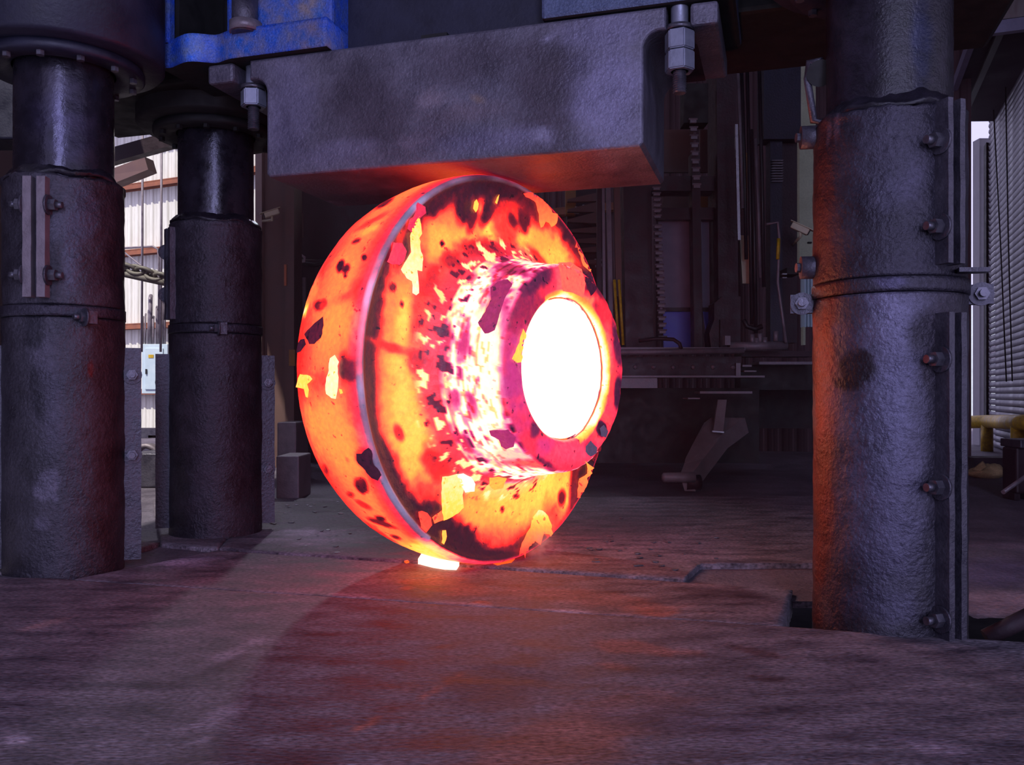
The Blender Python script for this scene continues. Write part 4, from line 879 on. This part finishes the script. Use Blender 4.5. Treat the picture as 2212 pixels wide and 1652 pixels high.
# dark machine behind the forging, left
t = thing('furnace_machine', 'dark machinery behind the forging beside the brown column', 'machine', (X(720, 13), 13.5, 0))
MB().box((X(640, 13), 13, -.05), (X(980, 13), 14.2, Z(560, 13)), None, .03).build('body', M['darkred'], t)
MB().box((X(650, 13.3), 13.3, Z(560, 13.3)), (X(900, 13.3), 14, Z(330, 13.3))).build('hood', M['darkred'], t)
MB().box((X(633, 12.9), 12.8, Z(512, 12.9)), (X(653, 12.9), 13.0, Z(460, 12.9)), None, .01).build('junction_box', M['pale'], t)
MB().tube([P(640, 556, 12.8), P(650, 550, 12.8), P(658, 556, 12.8), P(658, 564, 12.8), P(646, 566, 12.8)], .02, n=8).build('cable_loop', M['post'], t)
MB().tube([P(636, 566, 12.9), P(680, 572, 12.9), P(740, 560, 12.9)], .03, n=8).build('pipe', M['black'], t)
MB().box((X(655, 12.95), 12.9, -.03), (X(662, 12.95), 13, Z(600, 12.95))).build('post', M['grey'], t)
MB().tube([P(624, 712, 12.8), P(640, 706, 12.8), P(648, 708, 12.8)], .025, n=8).build('light_pipe', M['post'], t)
o = MB().box((X(624, 11.8), 11.80, Z(790, 11.8)), (X(637, 11.8), 11.86, Z(755, 11.8))).build('amber_sign', M['amber']); tag(o, 'small blank amber sign at the foot of the brown column', 'sign')
b = MB(); b.box((X(598, 10), 10, -.03), (X(640, 10), 10.6, Z(912, 10)), None, .02); o = b.build('steel_ingot', M['grey']); tag(o, 'grey steel ingot on the floor at the foot of the brown column', 'ingot')
b = MB(); b.box((X(596, 8.4), 8.4, -.03), (X(646, 8.4), 8.9, Z(985, 8.4)), None, .015); o = b.build('floor_block', M['grey']); tag(o, 'low pale-topped block right of the rear left column', 'steel block')

# ------------------------------------------------------------------ background, right: the forging manipulator
YM = 10.2
mt = thing('forging_manipulator', 'dark forging manipulator with mast, chains and cab behind the forging', 'manipulator', (X(1480, YM), YM, 0))
def bar(px0, px1, py0, py1, Y, d, m, name, lean=0, par=mt):
    """upright bar between pixel columns px0..px1 and rows py0..py1 at depth Y, d thick"""
    b = MB(); b.prism([P(px0+lean, py0, Y), P(px1+lean, py0, Y), P(px1, py1, Y), P(px0, py1, Y)], V(0, d, 0)); return b.build(name, M[m], par)
bar(1352, 1412, 240, 752, YM, .5, 'darkred', 'mast', -8)
bar(1553, 1596, 60, 752, YM, .5, 'darkred', 'mast', -6)
bar(1500, 1518, 330, 752, YM+.1, .2, 'darkred', 'window_post', -6)
bar(1345, 1600, 380, 412, YM+.15, .3, 'darkred', 'cross_head')
bar(1420, 1560, 448, 474, YM+.2, .12, 'darkred', 'window_bar')
bar(1290, 1299, 400, 700, YM-.2, .1, 'darkred', 'guide_rod')
bar(1303, 1309, 400, 700, YM-.2, .06, 'grey', 'guide_rod', -3)
bar(1316, 1325, 400, 720, YM-.1, .08, 'grey', 'guide_rod', -6)
bar(1331, 1344, 400, 640, YM-.1, .08, 'column', 'guide_rod', -5)
for x in (1330, 1340):
    MB().tube([P(x-3, 604, YM-.25), P(x+2, 680, YM-.25), P(x+6, 745, YM-.25)], .017, n=8).build('yellow_hose', M['yellow'], mt)
bar(1594, 1600, 268, 518, YM-.3, .05, 'bar', 'bright_rod', -6)
bar(1602, 1614, 330, 450, YM+.6, .05, 'amber', 'board')
bar(1604, 1622, 508, 612, YM+.2, .05, 'camera', 'plate', -6)
for x, y0, y1 in ((1604, 150, 450), (1612, 150, 560), (1624, 150, 700), (1633, 280, 720), (1642, 300, 600), (1650, 140, 620)):
    MB().tube([P(x-10, y0, YM), P(x-4, (y0+y1)/2, YM), P(x, y1, YM)], .022, n=8).build('hose', M['grey' if x in (1604, 1642) else 'hose'], mt)
MB().tube([P(1655, 484, YM-.3), P(1680, 480, YM-.3), P(1684, 520, YM-.3), P(1680, 610, YM-.3), P(1690, 680, YM-.3), P(1698, 740, YM-.3)], .018, n=8).build('hose', M['grey'], mt)
MB().tube([P(1682, 515, YM-.33), P(1680, 560, YM-.33)], .02, n=8).build('yellow_band', M['yellow'], mt)
b = MB(); c = P(1630, 690, YM); b.tube([c+V(-.13, 0, 0), c+V(-.09, 0, -.08), c+V(0, 0, -.11), c+V(.09, 0, -.08)], .03, n=8).build('hose_elbow', M['hose'], mt)
for x, y in ((1625, 722), (1634, 730), (1642, 720), (1652, 728), (1676, 715)):
    MB().cyl(P(x, y, YM-.2), P(x, y+22, YM-.2), .03, n=10).build('fitting', M['grey'], mt)
def chain(x0, y0, x1, y1, n):
    """leaf chain: link plates, pins"""
    for k in range(n):
        f = k/n; x, y = x0+(x1-x0)*f, y0+(y1-y0)*f; h = (y1-y0)/n*YM/F*.5
        c = P(x, y, YM-.15)
        b = MB(); b.box((c.x-.036, c.y-.02, c.z-h*.45), (c.x+.036, c.y+.02, c.z+h*.25)).cyl(c+V(-.05, -.01, h*.5), c+V(.05, -.01, h*.5), .012, n=6)
        b.build('chain_link', M['grey'], mt)
chain(1497, 262, 1506, 420, 9); chain(1418, 408, 1420, 480, 6); chain(1420, 490, 1432, 745, 18)
bar(1478, 1530, 180, 265, YM-.1, .25, 'black', 'chain_anchor')
# cab window and blue panels
bar(1426, 1500, 474, 668, YM+.45, .03, 'glass', 'cab_window', -3)
bar(1518, 1560, 468, 668, YM+.45, .03, 'glass', 'cab_window', -3)
bar(1432, 1560, 664, 672, YM+.42, .08, 'darkred', 'sill')
bar(1434, 1514, 670, 752, YM+.5, .06, 'bluepanel', 'blue_panel')
b = MB(); b.prism([P(1520, 670, YM+.5), P(1546, 670, YM+.5), P(1540, 690, YM+.5), P(1527, 722, YM+.5)], V(0, .06, 0)); b.build('blue_panel', M['bluepanel'], mt)
b = MB(); b.prism([P(1352, 650, YM+.4), P(1356, 650, YM+.4), P(1362, 745, YM+.4), P(1352, 745, YM+.4)], V(0, .05, 0)); b.build('blue_strip', M['bluepanel'], mt)
b = MB(); b.prism([P(1536, 752, YM-.05), P(1532, 720, YM-.05), P(1543, 690, YM-.05), P(1543, 655, YM-.05), P(1560, 640, YM-.05), P(1600, 640, YM-.05), P(1600, 752, YM-.05)], V(0, .3, 0)); b.build('gear_case', M['darkred'], mt)
b = MB(); b.prism([P(1556, 690, YM-.1), P(1590, 690, YM-.1), P(1590, 750, YM-.1), P(1556, 750, YM-.1)], V(0, .2, 0)); b.build('cover', M['darkred'], mt)
# side panels behind the masts (dull wall panels of the carriage)
bar(1432, 1498, 280, 372, YM+1.2, .05, 'column', 'rear_panel'); bar(1512, 1552, 280, 372, YM+1.2, .05, 'column', 'rear_panel')
bar(1432, 1500, 412, 452, YM+1.2, .05, 'column', 'rear_panel'); bar(1512, 1556, 412, 452, YM+1.2, .05, 'amber', 'rear_panel')
# carriage beams
bar(1225, 1610, 750, 756, YM-.25, .3, 'grey', 'top_plate')
o = MB().tube([P(1225, 763, YM-.3), P(1607, 757, YM-.3)], .035, n=16).build('slide_rod', M['grey'], mt)
o = MB().tube([P(1575, 748, YM-.2), P(1700, 746, YM-.2)], .05, n=16).build('cylinder', M['grey'], mt)
bb = bar(1225, 1602, 770, 784, YM-.1, .5, 'darkred', 'carriage_beam')
rb = bar(1225, 1600, 784, 812, YM-.2, .6, 'darkred', 'riveted_beam')
for x in (1332, 1372, 1412, 1454, 1497, 1540, 1583):
    c = P(x, 793, YM-.2); b = MB(); b.lathe([(.028, 0), (.026, .012), (.018, .022), (.001, .026)], c, (0, -1, 0), n=14); b.build('rivet', M['grey'], rb)
bar(1590, 1600, 784, 812, YM-.25, .6, 'grey', 'end_plate')
bar(1225, 1652, 811, 815, YM-.4, .5, 'grey', 'ledge')
bar(1225, 1420, 816, 838, YM-.35, .3, 'grey', 'side_bracket')
bar(1225, 1640, 838, 1000, YM+.2, .8, 'black', 'underframe'); bar(1600, 1830, 800, 925, YM+1.6, .3, 'black', 'rear_panel')  # last black panel is added to stand in for darkness behind
bar(1512, 1625, 845, 850, YM-.5, .3, 'grey', 'step_plate'); bar(1486, 1512, 859, 862, YM-.5, .3, 'grey', 'step_plate')
bar(1600, 1760, 758, 770, YM+.2, .3, 'darkred', 'rear_beam'); bar(1640, 1760, 781, 787, YM+.2, .3, 'grey', 'rear_beam'); bar(1600, 1790, 788, 842, YM+.6, .3, 'black', 'dark_backing')  # last black sheet is added where the background is only dark
bar(1604, 1624, 788, 792, YM-.3, .2, 'grey', 'step_plate'); bar(1608, 1634, 800, 803, YM-.3, .2, 'grey', 'step_plate')
bar(1566, 1578, 725, 745, YM-.4, .1, 'grey', 'knob_block')
MB().tube([P(1380, 736, YM-.3), P(1420, 731, YM-.3), P(1455, 733, YM-.3), P(1468, 742, YM-.3), P(1472, 756, YM-.3)], .022, n=8).build('hose', M['darkred'], mt)
bar(1664, 1690, 130, 740, YM+.9, .2, 'housing', 'rear_mast'); bar(1690, 1722, 300, 740, YM+1.0, .2, 'dark', 'rear_mast')
bar(1650, 1730, 100, 300, YM+.8, .3, 'housing', 'rear_panel')
for k in range(9):
    bar(1666, 1690, 345+k*5.6, 347.5+k*5.6, YM+.85, .05, 'grey', 'louvre', 3)
bar(1700, 1728, 578, 592, YM, .3, 'black', 'lamp_block')
for y in (590, 598): bar(1690, 1700, y, y+3, YM, .05, 'bar', 'lamp_strip')
# lever foot with roller
lt = thing('lever_foot', 'tapered grey steel lever with a roller end resting on the floor', 'lever', G(1455, 1048))
n_, f_ = 9.0, 9.9
top = [P(1469, 1025, n_), P(1493, 1026, n_), P(1519, 991, 9.3), P(1563, 935, 9.65), P(1609, 902, f_), P(1536, 902, f_), P(1521, 913, 9.85), P(1501, 950, 9.55), P(1481, 989, 9.3), P(1478, 1002, 9.2)]
b = MB(); b.prism(top, V(.05, .02, -.17)); b.build('arm', M['lever'], lt)
c = P(1462, 1034, n_); b = MB(); b.tube([P(1430, 1031, n_-.05), P(1434, 1031, n_-.05), P(1470, 1031, n_-.02), P(1500, 1031, n_)], [.03, .05, .055, .055], n=18).build('roller', M['lever'], lt)
c = P(1492, 1042, 9.05); MB().cyl(c+V(-.05, 0, 0), c+V(.1, .02, 0), .08, n=20).build('hub', M['dark'], lt)
b = MB(); b.prism([P(1541, 930, 9.6), P(1562, 932, 9.6), P(1570, 863, 9.75), P(1551, 863, 9.75)], V(0, .05, .0)); b.build('strap', M['lever'], lt)
b = MB(); b.prism([P(1539, 930, 9.58), P(1564, 932, 9.58), P(1564, 935, 9.58), P(1539, 933, 9.58)], V(0, .06, .0)); b.build('strap_foot', M['bar'], lt)
# background glints and girders seen between forging and mast
bt = thing('rack_stack', 'cluttered dark rack with pale pieces between forging and mast', 'rack', (X(1265, 12.5), 12.5, 0))
MB().box((X(1225, 12.8), 12.8, -.05), (X(1300, 12.8), 13.0, Z(405, 12.8))).build('back_panel', M['dark'], bt)
MB().box((X(1222, 12.6), 12.6, Z(463, 12.6)), (X(1244, 12.6), 12.75, Z(410, 12.6))).build('olive_panel', M['amber'], bt)
for x0, x1, y0, y1, m in ((1242, 1252, 448, 459, 'outdoor'), (1258, 1284, 444, 448, 'outdoor'), (1281, 1292, 428, 433, 'outdoor'), (1284, 1300, 560, 565, 'post'), (1287, 1300, 570, 576, 'post')):
    MB().box((X(x0, 12.5), 12.45, Z(y1, 12.5)), (X(x1, 12.5), 12.6, Z(y0, 12.5))).build('pale_piece', M[m], bt)
for k in range(7):
    y = 420+k*22; b = MB(); b.prism([P(1226, y+10, 12.4), P(1298, y+random.uniform(-12, 14), 12.4), P(1298, y+random.uniform(14, 20), 12.4), P(1226, y+15, 12.4)], V(0, .1, 0)); b.build('rack_bar', M['column'], bt)
# cream column right, pale cladding below
t = thing('cream_column', 'cream painted upright left of the front right press column', 'column', (X(1742, 13), 13, 0))
bar(1727, 1762, -40, 592, 13, .25, 'cream', 'shaft', 0, t)
bar(1734, 1768, 590, 706, 13.1, .1, 'panel', 'green_cladding', 0, t)
for k in range(4): bar(1737+k*7, 1740+k*7, 590, 706, 13.05, .06, 'panel', 'rib', 0, t)
bar(1735, 1740, 706, 745, 13.0, .1, 'cream', 'leg', 0, t)
bar(1746, 1754, 522, 525, 12.95, .05, 'black', 'bracket', 0, t)

# ------------------------------------------------------------------ right edge: barrier, sack, stand, chains
t = thing('pipe_barrier', 'scuffed yellow pipe guard rail before the roller door', 'barrier', (8.5, 15.6, 0))
pA, pB = P(2132, 910, 15.5), P(2199, 912, 12.9)
MB().tube([P(2085, 912, 15.9), pA, (pA+pB)/2, pB, pB+(pB-pA)*.5], .115, n=20).build('rail', M['yellow'], t)
for p in (pA, pB): MB().cyl(V(p.x, p.y, -.03), V(p.x, p.y, p.z), .10, n=20).build('post', M['yellow'], t)
c = G(2148, 1036, -.03); b = MB(); bmesh.ops.create_uvsphere(b.b, u_segments=36, v_segments=20, radius=1)
for v in b.b.verts:
    q = v.co.copy(); k = 1+.16*nz(q, 1.6)+.07*nz(q, 4); v.co = V(c.x+q.x*.22*k, c.y+.16+q.y*.16*k, c.z+max(-.01, (q.z*.5+.45)*.19*k*(1+.35*q.x if q.x < 0 else 1)))
o = b.build('burlap_sack', M['sack']); tag(o, 'tan crumpled sack lying on the floor right of the right column', 'sack')
for f in o.data.polygons: f.use_smooth = True
b = MB(); b.prism([V(c.x-.21, c.y+.1, .08), V(c.x-.16, c.y+.02, .07), V(c.x-.10, c.y-.01, .13), V(c.x-.11, c.y+.06, .18)], V(.03, .05, .01)); b.build('folded_mouth', M['sack'], o)
o = MB().box((X(2105, 11.6), 11.6, -.03), (X(2250, 11.6), 12.0, .14)).build('dirt_bank', M['dark']); tag(o, 'low dark heap of swept scale behind the tan sack', 'heap')
t = thing('machine_stand', 'dark steel machine stand at the right edge with a slanting rod', 'stand', G(2200, 1060, -.03))
MB().box((X(2164, 8.6), 8.35, Z(1000, 8.3)-.3), (X(2290, 8.3), 8.6, Z(968, 8.3)), None, .02).build('body', M['dark'], t)
MB().box((X(2160, 8.65), 8.3, Z(968, 8.3)), (X(2290, 8.3), 8.65, Z(950, 8.3)), None, .01).build('top_plate', M['flange'], t)
MB().box((X(2195, 8.6), 8.3, -.03), (X(2290, 8.3), 8.6, Z(1000, 8.3)-.28)).build('base', M['dark'], t)
MB().box((X(2166, 8.6), 8.4, -.03), (X(2178, 8.6), 8.6, Z(1000, 8.3))).build('leg', M['dark'], t)
MB().tube([P(2167, 1063, 7.6), P(2250, 1005, 7.9)], .02, n=10).build('rod', M['grey'], t)
for x0, x1, lab in ((2158, 2196, 'nearer the jamb'), (2184, 2207, 'farther right')):
    o = MB().tube([rw(15.8 if x0 == 2158 else 14.6, .12, 6.3), rw(15.0 if x0 == 2158 else 14.3, .13, 3.6), rw(14.4 if x0 == 2158 else 13.9, .14, 1.2)], .011, n=6).build('pull_chain', M['black']); tag(o, f'thin dark pull chain hanging before the roller door, {lab}', 'chain')
# bar across the pit
b = MB().tube([G(2130, 1378, -.12), G(2235, 1325, .0)], .04, n=12).build('pit_bar', M['dark']); tag(b, 'dark slanting bar across the black pit at the right edge', 'bar')

# ------------------------------------------------------------------ thin smoke haze hanging behind the forging
hm = bpy.data.materials.new('thin_smoke'); hm.use_nodes = True; nt = hm.node_tree; nt.nodes.remove(nt.nodes['Principled BSDF'])
vsn = nt.nodes.new('ShaderNodeVolumeScatter'); vsn.inputs['Color'].default_value = (1, .60, .74, 1); vsn.inputs['Density'].default_value = .010; vsn.inputs['Anisotropy'].default_value = .1
nt.links.new(vsn.outputs[0], nt.nodes['Material Output'].inputs['Volume'])
b = MB(); b.box((-3.4, 5.6, .02), (5.2, 9.8, 4.2)); o = b.build('smoke_haze', hm, kind='stuff'); tag(o, 'thin purple smoke haze hanging behind the forging', 'haze')

# a wisp of smoke curling off the deck beside the forging
wm = bpy.data.materials.new('smoke_wisp'); wm.use_nodes = True; nt = wm.node_tree; nt.nodes.remove(nt.nodes['Principled BSDF'])
v1 = nt.nodes.new('ShaderNodeVolumeScatter'); v1.inputs['Color'].default_value = (.95, .85, .95, 1)
tc = nt.nodes.new('ShaderNodeTexCoord'); n1 = nt.nodes.new('ShaderNodeTexNoise'); n1.inputs['Scale'].default_value = 9; n1.inputs['Detail'].default_value = 4; n1.inputs['Distortion'].default_value = 1.2
mr = nt.nodes.new('ShaderNodeMapRange'); mr.inputs[1].default_value = .48; mr.inputs[2].default_value = .75; mr.inputs[4].default_value = 16
nt.links.new(tc.outputs['Object'], n1.inputs[0]); nt.links.new(n1.outputs[0], mr.inputs[0]); 
c = G(1172, 1228, .0); vm = nt.nodes.new('ShaderNodeVectorMath'); vm.operation = 'SUBTRACT'; vm.inputs[1].default_value = (c.x, c.y, .125)
vd = nt.nodes.new('ShaderNodeVectorMath'); vd.operation = 'DIVIDE'; vd.inputs[1].default_value = (.14, .12, .12)
vl = nt.nodes.new('ShaderNodeVectorMath'); vl.operation = 'LENGTH'; fa = nt.nodes.new('ShaderNodeMapRange'); fa.inputs[1].default_value = .95; fa.inputs[2].default_value = .2
mm = nt.nodes.new('ShaderNodeMath'); mm.operation = 'MULTIPLY'
nt.links.new(tc.outputs['Object'], vm.inputs[0]); nt.links.new(vm.outputs[0], vd.inputs[0]); nt.links.new(vd.outputs[0], vl.inputs[0]); nt.links.new(vl.outputs['Value'], fa.inputs[0])
nt.links.new(mr.outputs[0], mm.inputs[0]); nt.links.new(fa.outputs[0], mm.inputs[1]); nt.links.new(mm.outputs[0], v1.inputs['Density']); nt.links.new(v1.outputs[0], nt.nodes['Material Output'].inputs['Volume'])
c = G(1172, 1228, .0); b = MB(); bmesh.ops.create_uvsphere(b.b, u_segments=24, v_segments=16, radius=1)
for v in b.b.verts: v.co = V(c.x+v.co.x*.14, c.y+v.co.y*.12, .125+v.co.z*.12)
o = b.build('smoke_wisp', wm, kind='stuff'); tag(o, 'small curl of smoke on the deck beside the forging', 'smoke')
